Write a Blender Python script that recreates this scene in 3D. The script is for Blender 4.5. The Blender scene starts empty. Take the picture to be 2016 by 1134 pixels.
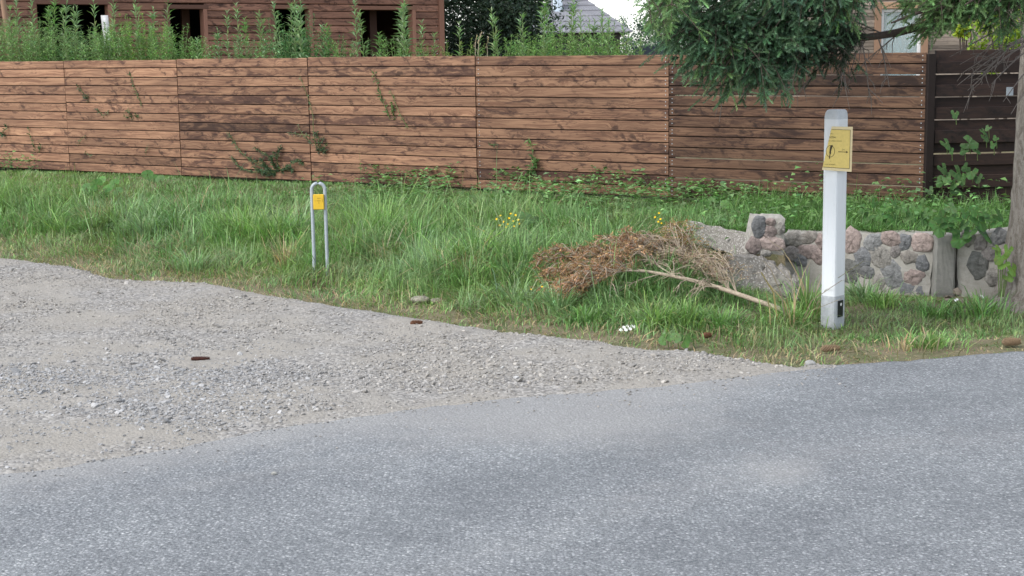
import bpy, math, random
import numpy as np
from mathutils import Matrix, Vector
R_ = math.radians
random.seed(7)
rng = np.random.default_rng(11)
scene = bpy.context.scene
COL = scene.collection

# ------------------------------------------------------------------ camera
FPX, CX, CY, HC = 2900.0, 1008.0, 567.0, 1.6
PITCH = math.atan(437 / 2900); ROLL = -0.0151
cd = bpy.data.cameras.new('camera'); cam = bpy.data.objects.new('camera', cd); COL.objects.link(cam)
cd.sensor_width = 36; cd.lens = FPX / 2016 * 36; cd.clip_start = 0.1; cd.clip_end = 3000
CM = Matrix.Rotation(math.pi / 2 - PITCH, 4, 'X') @ Matrix.Rotation(ROLL, 4, 'Z')
cam.matrix_world = Matrix.Translation((0, 0, HC)) @ CM
scene.camera = cam
M3 = np.array(CM.to_3x3())

# ------------------------------------------------------------------ light
SUN_EL, SUN_AZ = 48.0, -125.0          # azimuth measured from +Y towards +X: from the left and behind the camera
w = bpy.data.worlds.new('World'); scene.world = w; w.use_nodes = True
nt = w.node_tree; nt.nodes.clear()
sky = nt.nodes.new('ShaderNodeTexSky'); sky.sky_type = 'NISHITA'; sky.sun_disc = False
sky.sun_elevation = R_(SUN_EL); sky.sun_rotation = R_(SUN_AZ); sky.air_density = 1.0; sky.dust_density = 1.2; sky.ozone_density = 1.0
hs = nt.nodes.new('ShaderNodeHueSaturation'); hs.inputs['Saturation'].default_value = 0.36; hs.inputs['Value'].default_value = 1.25
bg = nt.nodes.new('ShaderNodeBackground'); bg.inputs['Strength'].default_value = 0.15
wo = nt.nodes.new('ShaderNodeOutputWorld')
nt.links.new(sky.outputs[0], hs.inputs['Color']); nt.links.new(hs.outputs[0], bg.inputs[0]); nt.links.new(bg.outputs[0], wo.inputs[0])
sd = bpy.data.lights.new('sun', 'SUN'); sd.energy = 1.4; sd.angle = R_(25); sd.color = (1.0, 0.96, 0.9)
so = bpy.data.objects.new('sun', sd); COL.objects.link(so)
_a, _e = R_(SUN_AZ), R_(SUN_EL)
_sv = Vector((math.sin(_a) * math.cos(_e), math.cos(_a) * math.cos(_e), math.sin(_e)))
so.rotation_euler = _sv.to_track_quat('Z', 'Y').to_euler(); so.location = _sv * 30
scene.view_settings.view_transform = 'Standard'; scene.view_settings.look = 'None'
scene.view_settings.exposure = 0.9; scene.view_settings.gamma = 1.0; scene.view_settings.use_curve_mapping = False

# ------------------------------------------------------------------ helpers
def ray(x, y):
    return M3 @ np.array([(x - CX) / FPX, -(y - CY) / FPX, -1.0])
def onz(x, y, z=0.0):
    d = ray(x, y); t = (z - HC) / d[2]; return np.array([0, 0, HC]) + d * t
def aty(x, y, Y):
    d = ray(x, y); return np.array([0, 0, HC]) + d * (Y / d[1])
def proj(P):
    P = np.asarray(P, float); q = (P - np.array([0, 0, HC])) @ M3
    return np.stack([CX + FPX * q[..., 0] / -q[..., 2], CY - FPX * q[..., 1] / -q[..., 2]], -1)
def rayline(x, A, B):
    """plan point where the view ray of column x meets the plan line AB"""
    d = ray(x, 250); A = np.array(A[:2]); e = np.array(B[:2]) - A
    m = np.array([[d[0], -e[0]], [d[1], -e[1]]]); t = np.linalg.solve(m, A); return A + e * t[1]
def smooth(a, b, x):
    t = np.clip((np.asarray(x, float) - a) / (b - a), 0, 1); return t * t * (3 - 2 * t)
def vnoise(x, y, s=1.0, seed=0):
    """value noise 0..1"""
    x = np.asarray(x, float) * s + seed * 17.31; y = np.asarray(y, float) * s - seed * 9.7
    xi, yi = np.floor(x), np.floor(y); fx, fy = x - xi, y - yi
    def hsh(i, j):
        v = np.sin(i * 127.1 + j * 311.7 + seed * 74.7) * 43758.5453; return v - np.floor(v)
    ux, uy = fx * fx * (3 - 2 * fx), fy * fy * (3 - 2 * fy)
    return (hsh(xi, yi) * (1 - ux) + hsh(xi + 1, yi) * ux) * (1 - uy) + (hsh(xi, yi + 1) * (1 - ux) + hsh(xi + 1, yi + 1) * ux) * uy

class MB:
    """gathers shapes and links them as one mesh object"""
    def __init__(self): self.V = []; self.F = []; self.n = 0; self.smooth = False
    def add(self, v, faces, mat=0, col=None, uv=None):
        v = np.asarray(v, float).reshape(-1, 3)
        f = np.asarray(faces, int)
        if f.size == 0: return
        c = np.ones((len(f), 3)) * (np.array([1, 1, 1.]) if col is None else np.asarray(col, float))
        self.V.append(v)
        u = None if uv is None else np.asarray(uv, float).reshape(-1, 2)
        self.F.append((f + self.n, np.full(len(f), mat) if np.isscalar(mat) else np.asarray(mat), c, u)); self.n += len(v)
    def build(self, name, mats, parent=None, loc=None, smooth=None):
        V = np.concatenate(self.V) if self.V else np.zeros((0, 3))
        me = bpy.data.meshes.new(name)
        if loc is not None: V = V - np.asarray(loc, float)
        me.vertices.add(len(V)); me.vertices.foreach_set('co', V.astype(np.float32).ravel())
        loops = np.concatenate([f.ravel() for f, _, _, _ in self.F]); tot = np.concatenate([np.full(len(f), f.shape[1]) for f, _, _, _ in self.F])
        st = np.concatenate([[0], np.cumsum(tot)[:-1]])
        me.loops.add(len(loops)); me.loops.foreach_set('vertex_index', loops.astype(np.int32))
        me.polygons.add(len(tot)); me.polygons.foreach_set('loop_start', st.astype(np.int32))
        mi = np.concatenate([m for _, m, _, _ in self.F]); me.polygons.foreach_set('material_index', mi.astype(np.int32))
        sm = self.smooth if smooth is None else smooth
        me.polygons.foreach_set('use_smooth', np.full(len(tot), bool(sm)))
        if any(u is not None for *_, u in self.F):
            uvl = me.uv_layers.new(name='UVMap')
            uu = np.concatenate([(np.zeros((f.size, 2)) if u is None else u) for f, _, _, u in self.F]); uvl.data.foreach_set('uv', uu.astype(np.float32).ravel())
        me.update(calc_edges=True)
        ca = me.attributes.new('Col', 'FLOAT_COLOR', 'FACE')
        cc = np.concatenate([c for _, _, c, _ in self.F]); cc = np.concatenate([cc, np.ones((len(cc), 1))], 1)
        ca.data.foreach_set('color', cc.astype(np.float32).ravel())
        for m in (mats if isinstance(mats, (list, tuple)) else [mats]): me.materials.append(m)
        o = bpy.data.objects.new(name, me); COL.objects.link(o)
        if loc is not None: o.location = loc
        if parent is not None:
            o.parent = parent
            if loc is None: o.matrix_parent_inverse = Matrix.Translation(-Vector(parent.location))
            else: o.location = Vector(loc) - Vector(parent.location)
        return o
def tag(o, label=None, cat=None, group=None, kind=None):
    for k, v in (('label', label), ('category', cat), ('group', group), ('kind', kind)):
        if v: o[k] = v
    return o
def thing(name, label, cat, loc, group=None):
    o = bpy.data.objects.new(name, None); COL.objects.link(o); o.location = [float(q) for q in loc]; o.empty_display_size = 0.1
    return tag(o, label, cat, group)
def tube(mb, pts, rad, n=8, mat=0, col=None, cap=True):
    pts = np.asarray(pts, float); k = len(pts); rad = np.full(k, rad) if np.isscalar(rad) else np.asarray(rad, float)
    T = np.gradient(pts, axis=0); T /= np.linalg.norm(T, axis=1)[:, None] + 1e-9
    ref = np.array([0, 0, 1.]) if abs(T[0][2]) < 0.9 else np.array([1., 0, 0])
    a = np.cross(T, ref); a /= np.linalg.norm(a, axis=1)[:, None] + 1e-9; b = np.cross(T, a)
    th = np.linspace(0, 2 * np.pi, n, endpoint=False)
    ring = pts[:, None] + rad[:, None, None] * (np.cos(th)[None, :, None] * a[:, None] + np.sin(th)[None, :, None] * b[:, None])
    i = np.arange(k - 1)[:, None] * n; j = np.arange(n)[None]; j2 = (j + 1) % n
    f = np.stack([i + j, i + n + j, i + n + j2, i + j2], -1).reshape(-1, 4)
    mb.add(ring.reshape(-1, 3), f, mat, col)
    if cap and n > 3:
        for base, s in ((0, 1), (k - 1, -1)):
            vs = ring[base]; c = vs.mean(0); mb.add(np.vstack([vs, c]), [[q, (q + 1) % n, n][::s] for q in range(n)], mat, col)
def spline(pts, n):
    pts = np.asarray(pts, float); k = len(pts); t = np.linspace(0, k - 1, n); out = []
    for x in t:
        i = min(int(x), k - 2); f = x - i
        p0, p1, p2, p3 = pts[max(i - 1, 0)], pts[i], pts[i + 1], pts[min(i + 2, k - 1)]
        out.append(0.5 * (2 * p1 + (p2 - p0) * f + (2 * p0 - 5 * p1 + 4 * p2 - p3) * f * f + (3 * p1 - p0 - 3 * p2 + p3) * f ** 3))
    return np.array(out)
def box(mb, c, h, ax=None, mat=0, col=None, bev=0.0):
    """box of half sizes h; ax = 3 row axes"""
    ax = np.eye(3) if ax is None else np.asarray(ax, float); c = np.asarray(c, float); h = np.asarray(h, float)
    if bev <= 0:
        s = np.array([[-1, -1, -1], [1, -1, -1], [1, 1, -1], [-1, 1, -1], [-1, -1, 1], [1, -1, 1], [1, 1, 1], [-1, 1, 1]], float)
        v = (s * h) @ ax + c
        mb.add(v, [[0, 3, 2, 1], [4, 5, 6, 7], [0, 1, 5, 4], [1, 2, 6, 5], [2, 3, 7, 6], [3, 0, 4, 7]], mat, col); return
    b = min(bev, min(h) * 0.9)
    v = []; f = []
    for sx in (-1, 1):
        for sy in (-1, 1):
            for sz in (-1, 1):
                S = np.array([sx, sy, sz])
                for k in range(3):
                    q = S * (h - b); q = q.astype(float); q[k] = S[k] * h[k]; v.append(q)
    idx = lambda sx, sy, sz, k: (((sx > 0) * 4 + (sy > 0) * 2 + (sz > 0)) * 3 + k)
    for k in range(3):
        a_, b_ = [(1, 2), (0, 2), (0, 1)][k]
        for s in (-1, 1):
            q = []
            for (p, r) in ((-1, -1), (1, -1), (1, 1), (-1, 1)):
                S = [0, 0, 0]; S[k] = s; S[a_] = p; S[b_] = r; q.append(idx(*S, k))
            f.append(q if (s > 0) ^ (k == 1) else q[::-1])
    for k in range(3):
        a_, b_ = [(1, 2), (0, 2), (0, 1)][k]
        for p in (-1, 1):
            for r in (-1, 1):
                S1 = [0, 0, 0]; S1[k] = -1; S1[a_] = p; S1[b_] = r; S2 = list(S1); S2[k] = 1
                f.append([idx(*S1, a_), idx(*S2, a_), idx(*S2, b_), idx(*S1, b_)])
    mb.add(np.array(v) @ ax + c, f, mat, col)
    tri = [[idx(sx, sy, sz, 0), idx(sx, sy, sz, 1), idx(sx, sy, sz, 2)] for sx in (-1, 1) for sy in (-1, 1) for sz in (-1, 1)]
    mb.add(np.array(v) @ ax + c, tri, mat, col)
def blades(mb, P, az, h, lean, wd, col, mat=0):
    """curved grass blades, seven vertices each"""
    N = len(P); P = np.asarray(P, float); d = np.stack([np.cos(az), np.sin(az), np.zeros(N)], 1); s = np.stack([-np.sin(az), np.cos(az), np.zeros(N)], 1)
    tw = rng.uniform(-0.7, 0.7, N); s = s * np.cos(tw)[:, None] + d * np.sin(tw)[:, None]
    V = np.zeros((N, 7, 3))
    for k, (t, wk) in enumerate(((0, 0.8), (0.4, 1.0), (0.75, 0.7))):
        c = P + d * (lean * h * t ** 2)[:, None]; c[:, 2] += h * t * (1 - 0.28 * np.clip(lean, 0, 2) * t)
        V[:, 2 * k] = c - s * (wd * wk * 0.5)[:, None]; V[:, 2 * k + 1] = c + s * (wd * wk * 0.5)[:, None]
    c = P + d * (lean * h)[:, None]; c[:, 2] += h * (1 - 0.42 * np.clip(lean, 0, 2)); V[:, 6] = c
    b = (np.arange(N) * 7)[:, None]
    n0 = mb.n
    mb.add(V.reshape(-1, 3), np.concatenate([b + [0, 1, 3, 2], b + [2, 3, 5, 4]]), mat, np.concatenate([col, col]))
    mb.F.append((np.asarray(b + [4, 5, 6]) + n0, np.full(N, mat), np.asarray(col, float), None))
def leaves(mb, P, D, U, L, Wd, col, mat=0, curl=0.25):
    """pointed leaves: base P, direction D, up U, length L, width Wd; two quads folded along the midrib"""
    N = len(P); D = D / (np.linalg.norm(D, axis=1)[:, None] + 1e-9); S = np.cross(D, U); S /= np.linalg.norm(S, axis=1)[:, None] + 1e-9; Nn = np.cross(S, D)
    L = np.broadcast_to(L, N)[:, None]; Wd = np.broadcast_to(Wd, N)[:, None]
    V = np.stack([P, P + D * L * .42 + S * Wd * .5 + Nn * Wd * .12, P + D * L * .95 - Nn * L * curl, P + D * L * .42 - S * Wd * .5 + Nn * Wd * .12, P + D * L * .5 - Nn * L * curl * .25], 1)
    b = (np.arange(N) * 5)[:, None]
    mb.add(V.reshape(-1, 3), np.concatenate([b + [0, 1, 4], b + [1, 2, 4], b + [2, 3, 4], b + [3, 0, 4]]), mat, np.tile(col, (4, 1)))
def rdir(n, up=0.0):
    v = rng.normal(size=(n, 3)); v[:, 2] += up; return v / np.linalg.norm(v, axis=1)[:, None]
def jit(n, base, amt=0.15, hue=0.08):
    base = np.asarray(base, float); k = np.exp(rng.normal(0, amt, n))[:, None]; return base * k * np.exp(rng.normal(0, hue, (n, 3)))
def inpoly(x, y, poly):
    poly = np.asarray(poly, float); c = np.zeros(len(x), bool); j = len(poly) - 1
    for i in range(len(poly)):
        xi, yi = poly[i]; xj, yj = poly[j]
        c ^= ((yi > y) != (yj > y)) & (x < (xj - xi) * (y - yi) / (yj - yi + 1e-12) + xi); j = i
    return c
def sample_poly(poly, n):
    poly = np.asarray(poly, float); lo, hi = poly.min(0), poly.max(0); out = np.zeros((0, 2))
    while len(out) < n:
        q = rng.uniform(lo, hi, (n * 2, 2)); out = np.concatenate([out, q[inpoly(q[:, 0], q[:, 1], poly)]])
    return out[:n]

# ------------------------------------------------------------------ materials
class NT:
    def __init__(self, name):
        self.m = bpy.data.materials.new(name); self.m.use_nodes = True; self.t = self.m.node_tree; self.t.nodes.clear()
        self.o = self.n('ShaderNodeOutputMaterial'); self.b = self.n('ShaderNodeBsdfPrincipled'); self.l(self.b.outputs[0], self.o.inputs[0])
    def n(self, t, **k):
        x = self.t.nodes.new(t)
        for a, v in k.items(): setattr(x, a, v)
        return x
    def l(self, a, b): self.t.links.new(a, b)
    def val(self, inp, v):
        if hasattr(v, 'is_linked') or isinstance(v, bpy.types.NodeSocket): self.l(v, inp)
        else: inp.default_value = v
    def math(self, op, a, b=0.0, c=None, clamp=False):
        x = self.n('ShaderNodeMath', operation=op, use_clamp=clamp); self.val(x.inputs[0], a); self.val(x.inputs[1], b)
        if c is not None: self.val(x.inputs[2], c)
        return x.outputs[0]
    def mix(self, f, a, b, mode='MIX'):
        x = self.n('ShaderNodeMixRGB', blend_type=mode); self.val(x.inputs[0], f)
        for s, v in ((x.inputs[1], a), (x.inputs[2], b)): self.val(s, v if isinstance(v, bpy.types.NodeSocket) else (*v, 1) if len(v) == 3 else v)
        return x.outputs[0]
    def noise(self, vec, scale, detail=4, rough=0.6, dist=0.0):
        x = self.n('ShaderNodeTexNoise'); self.val(x.inputs['Scale'], scale); x.inputs['Detail'].default_value = detail; x.inputs['Roughness'].default_value = rough; x.inputs['Distortion'].default_value = dist
        if vec is not None: self.l(vec, x.inputs['Vector'])
        return x.outputs[0]
    def vor(self, vec, scale, feature='F1', out='Distance', rnd=1.0):
        x = self.n('ShaderNodeTexVoronoi', feature=feature); x.inputs['Scale'].default_value = scale; x.inputs['Randomness'].default_value = rnd
        if vec is not None: self.l(vec, x.inputs['Vector'])
        return x.outputs[out]
    def ramp(self, f, stops):
        x = self.n('ShaderNodeValToRGB'); e = x.color_ramp.elements
        while len(e) < len(stops): e.new(0.5)
        for q, (p, c) in zip(e, stops): q.position = p; q.color = (*c, 1) if len(c) == 3 else c
        self.val(x.inputs[0], f); return x.outputs[0]
    def step(self, f, a, b):
        x = self.n('ShaderNodeMapRange', interpolation_type='SMOOTHSTEP'); self.val(x.inputs[0], f); x.inputs[1].default_value = a; x.inputs[2].default_value = b; return x.outputs[0]
    def coord(self, kind='Object'): return self.n('ShaderNodeTexCoord').outputs[kind]
    def geo(self): return self.n('ShaderNodeNewGeometry').outputs['Position']
    def attr(self, name='Col', out='Color'): return self.n('ShaderNodeAttribute', attribute_name=name).outputs[out]
    def sep(self, v): return self.n('ShaderNodeSeparateXYZ').outputs if False else self._sep(v)
    def _sep(self, v):
        x = self.n('ShaderNodeSeparateXYZ'); self.l(v, x.inputs[0]); return x.outputs
    def comb(self, a, b, c=0.0):
        x = self.n('ShaderNodeCombineXYZ'); self.val(x.inputs[0], a); self.val(x.inputs[1], b); self.val(x.inputs[2], c); return x.outputs[0]
    def bump(self, h, s=0.3, d=0.01):
        x = self.n('ShaderNodeBump'); x.inputs['Strength'].default_value = s; x.inputs['Distance'].default_value = d; self.l(h, x.inputs['Height']); self.l(x.outputs[0], self.b.inputs['Normal'])
    def fin(self, col=None, rough=0.8, spec=0.3, metal=0.0):
        if col is not None: self.val(self.b.inputs['Base Color'], col if isinstance(col, bpy.types.NodeSocket) else (*col, 1))
        self.val(self.b.inputs['Roughness'], rough); self.b.inputs['Specular IOR Level'].default_value = spec; self.b.inputs['Metallic'].default_value = metal; return self.m

def m_leaf(name, rough=0.55, trans=0.35, spec=0.25):
    """leaf colour per face, light passing through the blade"""
    g = NT(name); c = g.attr(); n = g.noise(g.geo(), 9, 3)
    c2 = g.mix(1.0, c, g.ramp(n, [(0.3, (0.8, 0.8, 0.8)), (0.7, (1.2, 1.2, 1.2))]), 'MULTIPLY')
    g.fin(c2, rough, spec)
    tr = g.n('ShaderNodeBsdfTranslucent'); g.l(g.mix(1.0, c2, (1.0, 1.2, 0.75), 'MULTIPLY'), tr.inputs[0])
    mx = g.n('ShaderNodeMixShader'); mx.inputs[0].default_value = trans; g.l(g.b.outputs[0], mx.inputs[1]); g.l(tr.outputs[0], mx.inputs[2]); g.l(mx.outputs[0], g.o.inputs[0]); return g.m
def m_wood(name, light, mid, dark, stain=0.5, knot=1.0, rough=0.7):
    """stained pine: UV in metres along the board, Col = (random, darkness, tone)"""
    g = NT(name); uv = g._sep(g.coord('UV')); u, v = uv[0], uv[1]; a = g._sep(g.attr()); rnd, drk, tone = a[0], a[1], a[2]
    z = g.math('MULTIPLY', rnd, 61.0)
    n1 = g.noise(g.comb(g.math('MULTIPLY', u, 14), g.math('MULTIPLY', v, 22), z), 1.0, 3)
    kv = g.comb(g.math('ADD', g.math('MULTIPLY', u, 3.6), g.math('MULTIPLY', n1, 0.55)), g.math('ADD', g.math('MULTIPLY', v, 7.5), g.math('MULTIPLY', n1, 0.7)), z); kd = g.vor(kv, 1.0)
    warp = g.math('MULTIPLY', g.step(kd, 0.5, 0.0), 0.05)
    wob = g.math('MULTIPLY', g.math('SUBTRACT', g.noise(g.comb(g.math('MULTIPLY', u, 1.6), g.math('MULTIPLY', v, 4), z), 1.0, 2), 0.5), 0.07)
    v2 = g.math('ADD', g.math('ADD', v, warp), wob)
    gr = g.noise(g.comb(g.math('MULTIPLY', u, 1.7), g.math('MULTIPLY', v2, 62), z), 1.0, 4, 0.65)
    gr2 = g.noise(g.comb(g.math('MULTIPLY', u, 5), g.math('MULTIPLY', v2, 260), z), 1.0, 2, 0.6)
    blot = g.noise(g.comb(g.math('MULTIPLY', u, 4.2), g.math('MULTIPLY', v, 15), g.math('ADD', z, 7.0)), 1.0, 5, 0.72, 0.9)
    base = g.mix(g.step(gr, 0.36, 0.62), mid, light)
    base = g.mix(g.math('MULTIPLY', g.step(gr2, 0.45, 0.75), 0.35), base, dark)
    st = g.math('MULTIPLY', g.step(g.math('ADD', blot, g.math('MULTIPLY', g.math('SUBTRACT', drk, 0.5), 0.22)), 0.49, 0.66), stain)
    base = g.mix(st, base, dark)
    # knots with a dark eye and slanting whiskers
    lf_ = g.noise(g.comb(g.math('MULTIPLY', u, 1.1), g.math('MULTIPLY', v, 3.0), g.math('ADD', z, 19.0)), 1.0, 3)
    base = g.mix(1.0, base, g.ramp(lf_, [(0.3, (0.70, 0.69, 0.70)), (0.7, (1.25, 1.25, 1.22))]), 'MULTIPLY')
    msk = g.step(g.noise(g.comb(g.math('MULTIPLY', u, 9), g.math('MULTIPLY', v, 16), g.math('ADD', z, 5.0)), 1.0, 3), 0.44, 0.56)
    arc = g.math('MULTIPLY', g.step(g.math('ABSOLUTE', g.math('SUBTRACT', g.math('ADD', kd, g.math('MULTIPLY', gr, 0.25)), 0.40)), 0.05, 0.01), g.step(msk, 0.7, 1.0))
    eye = g.math('MAXIMUM', g.math('MULTIPLY', g.step(kd, 0.30, 0.10), msk), g.math('MULTIPLY', arc, 0.4))
    wv = g.vor(g.comb(g.math('ADD', g.math('ADD', g.math('MULTIPLY', u, 7.5), g.math('MULTIPLY', v, 7.0)), g.math('MULTIPLY', n1, 0.9)), g.math('MULTIPLY', v, 3.0), g.math('ADD', z, 3.0)), 1.0)
    whisk = g.math('MULTIPLY', g.step(wv, 0.30, 0.10), g.step(g.noise(g.comb(u, v, z), 20, 3), 0.42, 0.54))
    base = g.mix(g.math('MULTIPLY', g.math('MAXIMUM', eye, whisk), 0.72 * knot), base, tuple(q * 0.55 for q in dark))
    base = g.mix(1.0, base, g.comb(tone, tone, tone), 'MULTIPLY')
    hb = g.math('ADD', g.math('MULTIPLY', gr, 0.5), g.math('MULTIPLY', gr2, 0.5)); g.bump(hb, 0.35, 0.004)
    return g.fin(base, rough, 0.25)
def m_asphalt():
    g = NT('asphalt'); p = g.geo(); a = g._sep(g.attr('Edge')); e, trk = a[0], a[1]
    sp = g.vor(p, 78, out='Color'); s = g._sep(sp)[0]; d = g.vor(p, 78)
    fine = g.noise(p, 420, 2, 0.6); big = g.noise(p, 0.8, 4); mid = g.noise(p, 6, 4)
    st = g.ramp(s, [(0.0, (0.110, 0.119, 0.128)), (0.35, (0.185, 0.197, 0.209)), (0.7, (0.265, 0.278, 0.29)), (0.92, (0.335, 0.348, 0.36)), (1.0, (0.42, 0.43, 0.44))])
    bind = g.mix(g.step(fine, 0.35, 0.65), (0.110, 0.119, 0.128), (0.25, 0.262, 0.275))
    agg = g.noise(p, 150, 3, 0.7)
    c = g.mix(g.step(d, 0.62, 0.3), bind, st)
    c = g.mix(1.0, c, g.ramp(agg, [(0.33, (0.62, 0.63, 0.64)), (0.5, (1.0, 1.0, 1.0)), (0.68, (1.42, 1.41, 1.4))]), 'MULTIPLY')
    c = g.mix(1.0, c, g.ramp(big, [(0.3, (0.9, 0.902, 0.908)), (0.7, (1.1, 1.1, 1.09))]), 'MULTIPLY')
    c = g.mix(1.0, c, g.ramp(g.noise(p, 2.6, 6, 0.7), [(0.3, (0.86, 0.86, 0.87)), (0.7, (1.13, 1.13, 1.12))]), 'MULTIPLY')
    c = g.mix(g.math('MULTIPLY', g.math('MULTIPLY', trk, g.step(g.noise(p, 14, 6, 0.75), 0.3, 0.62)), 0.72), c, g.mix(0.45, (0.10, 0.11, 0.121), c))
    du = g.math('MULTIPLY', g.step(g.math('ADD', e, g.math('MULTIPLY', g.math('SUBTRACT', mid, 0.5), 0.7)), 0.12, 1.0), 0.6)
    c = g.mix(du, c, (0.305, 0.30, 0.292))
    h = g.math('ADD', g.math('MULTIPLY', d, -0.8), g.math('MULTIPLY', fine, 0.5)); g.bump(h, 0.75, 0.008)
    return g.fin(c, 0.85, 0.3)
def m_gravel():
    g = NT('gravel'); p = g.geo(); v = g.vor(p, 62, out='Color'); s = g._sep(v)[0]; d = g.vor(p, 62); n = g.noise(p, 1.3, 5, 0.6); f = g.noise(p, 260, 3); m = g.noise(p, 9, 5, 0.65)
    st = g.ramp(s, [(0, (0.15, 0.145, 0.14)), (0.5, (0.25, 0.24, 0.225)), (1, (0.38, 0.365, 0.345))])
    fines = g.mix(g.step(f, 0.35, 0.65), (0.23, 0.215, 0.19), (0.33, 0.31, 0.28))
    c = g.mix(g.step(n, 0.40, 0.62), fines, st)
    c = g.mix(g.math('MULTIPLY', g.step(m, 0.52, 0.75), 0.45), c, (0.16, 0.145, 0.125))
    g.bump(g.math('ADD', g.math('MULTIPLY', d, -0.7), g.math('MULTIPLY', f, 0.3)), 0.6, 0.012)
    return g.fin(c, 0.9, 0.2)
def m_col(name, rough=0.85, spec=0.2, nscale=40, amt=0.25, bump=0.3, bd=0.004):
    g = NT(name); c = g.attr(); n = g.noise(g.geo(), nscale, 5, 0.65)
    c2 = g.mix(1.0, c, g.ramp(n, [(0.28, (1 - amt,) * 3), (0.72, (1 + amt,) * 3)]), 'MULTIPLY'); g.bump(n, bump, bd); return g.fin(c2, rough, spec)
def m_soil():
    g = NT('soil'); p = g.geo(); n = g.noise(p, 3, 5); f = g.noise(p, 45, 4)
    c = g.mix(g.step(n, 0.35, 0.65), (0.185, 0.155, 0.105), (0.10, 0.11, 0.055)); c = g.mix(g.math('MULTIPLY', g.step(f, 0.5, 0.7), 0.5), c, (0.29, 0.245, 0.17)); g.bump(f, 0.6, 0.02); return g.fin(c, 0.95, 0.1)
def m_post():
    g = NT('white_paint'); p = g.geo(); n = g.noise(p, 60, 5, 0.7); s = g._sep(p); st = g.noise(g.comb(g.math('MULTIPLY', s[0], 60), g.math('MULTIPLY', s[1], 60), g.math('MULTIPLY', s[2], 5)), 1.0, 4)
    c = g.mix(g.math('MULTIPLY', g.step(st, 0.55, 0.8), 0.35), (0.67, 0.69, 0.715), (0.46, 0.47, 0.47)); c = g.mix(g.math('MULTIPLY', g.step(n, 0.62, 0.75), 0.4), c, (0.38, 0.39, 0.39)); g.bump(n, 0.15, 0.002); return g.fin(c, 0.55, 0.35)
def m_conc(name, c1, c2, agg=0.0, bs=0.6):
    g = NT(name); p = g.geo(); n = g.noise(p, 22, 6, 0.7); f = g.noise(p, 140, 3); c = g.mix(g.step(n, 0.3, 0.7), c1, c2); h = n
    if agg:
        v = g.vor(p, 75, out='Color'); d = g.vor(p, 75); s = g._sep(v)[0]
        c = g.mix(g.math('MULTIPLY', g.step(d, 0.55, 0.3), agg), c, g.ramp(s, [(0, (0.14, 0.13, 0.12)), (0.6, (0.33, 0.31, 0.29)), (1, (0.5, 0.48, 0.46))])); h = g.math('ADD', n, g.math('MULTIPLY', d, -0.8))
    c = g.mix(g.math('MULTIPLY', g.step(f, 0.55, 0.75), 0.3), c, tuple(q * 0.55 for q in c1)); g.bump(h, bs, 0.008); return g.fin(c, 0.9, 0.15)
def m_bark(name, a, b):
    g = NT(name); p = g._sep(g.geo()); n = g.noise(g.comb(g.math('MULTIPLY', p[0], 26), g.math('MULTIPLY', p[1], 26), g.math('MULTIPLY', p[2], 9)), 1.0, 6, 0.7, 1.0); f = g.noise(g.geo(), 90, 4)
    c = g.mix(g.step(n, 0.36, 0.62), a, b); c = g.mix(g.math('MULTIPLY', g.step(f, 0.52, 0.72), 0.4), c, tuple(q * 0.5 for q in a)); g.bump(g.math('ADD', n, g.math('MULTIPLY', f, 0.4)), 0.9, 0.015); return g.fin(c, 0.95, 0.1)
def m_plain(name, c, rough=0.5, spec=0.3, metal=0.0, var=0.1, scale=60):
    g = NT(name); n = g.noise(g.geo(), scale, 4); k = g.ramp(n, [(0.3, tuple(q * (1 - var) for q in c)), (0.7, tuple(min(q * (1 + var), 1) for q in c))]); return g.fin(k, rough, spec, metal)

MT = {}
MT['grass'] = m_leaf('grass_blade', 0.42, 0.3, 0.4); MT['leaf'] = m_leaf('leaf', 0.5, 0.3); MT['needle'] = m_leaf('spruce_needle', 0.6, 0.25); MT['dry'] = m_leaf('dry_needle', 0.85, 0.1, 0.1)
MT['fence'] = m_wood('stained_pine', (0.275, 0.156, 0.095), (0.150, 0.076, 0.047), (0.046, 0.022, 0.018), 0.82)
MT['fence_dark'] = m_wood('dark_stained_pine', (0.034, 0.019, 0.0145), (0.022, 0.013, 0.011), (0.010, 0.0075, 0.0075), 0.6)
MT['house'] = m_wood('brown_log_siding', (0.29, 0.15, 0.104), (0.19, 0.098, 0.072), (0.04, 0.022, 0.02), 0.7)
MT['grey_wood'] = m_wood('weathered_cladding', (0.24, 0.20, 0.165), (0.17, 0.14, 0.115), (0.06, 0.052, 0.045), 0.5, 0.5)
MT['trim'] = m_wood('pale_trim_wood', (0.34, 0.22, 0.145), (0.26, 0.16, 0.105), (0.13, 0.075, 0.05), 0.4, 0.4)
MT['asphalt'] = m_asphalt(); MT['gravel'] = m_gravel(); MT['soil'] = m_soil()
MT['pebble'] = m_col('pebble', 0.9, 0.15, 120, 0.2); MT['stone'] = m_col('field_stone', 0.8, 0.25, 38, 0.42, 0.9, 0.014)
MT['white'] = m_post(); MT['mortar'] = m_conc('mortar', (0.27, 0.255, 0.225), (0.345, 0.33, 0.30)); MT['concrete'] = m_conc('rough_concrete', (0.15, 0.14, 0.122), (0.215, 0.20, 0.18), 0.7); MT['sleeve'] = m_conc('dirty_paint', (0.33, 0.35, 0.37), (0.46, 0.48, 0.50))
MT['bark'] = m_bark('spruce_bark', (0.14, 0.12, 0.10), (0.27, 0.245, 0.215)); MT['twig'] = m_plain('twig_bark', (0.07, 0.055, 0.045), 0.9, 0.1, 0, 0.3); MT['dead_twig'] = m_plain('dead_twig', (0.32, 0.265, 0.205), 0.9, 0.1, 0, 0.3); MT['grey_twig'] = m_plain('grey_twig', (0.15, 0.13, 0.115), 0.9, 0.1, 0, 0.3)
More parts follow.
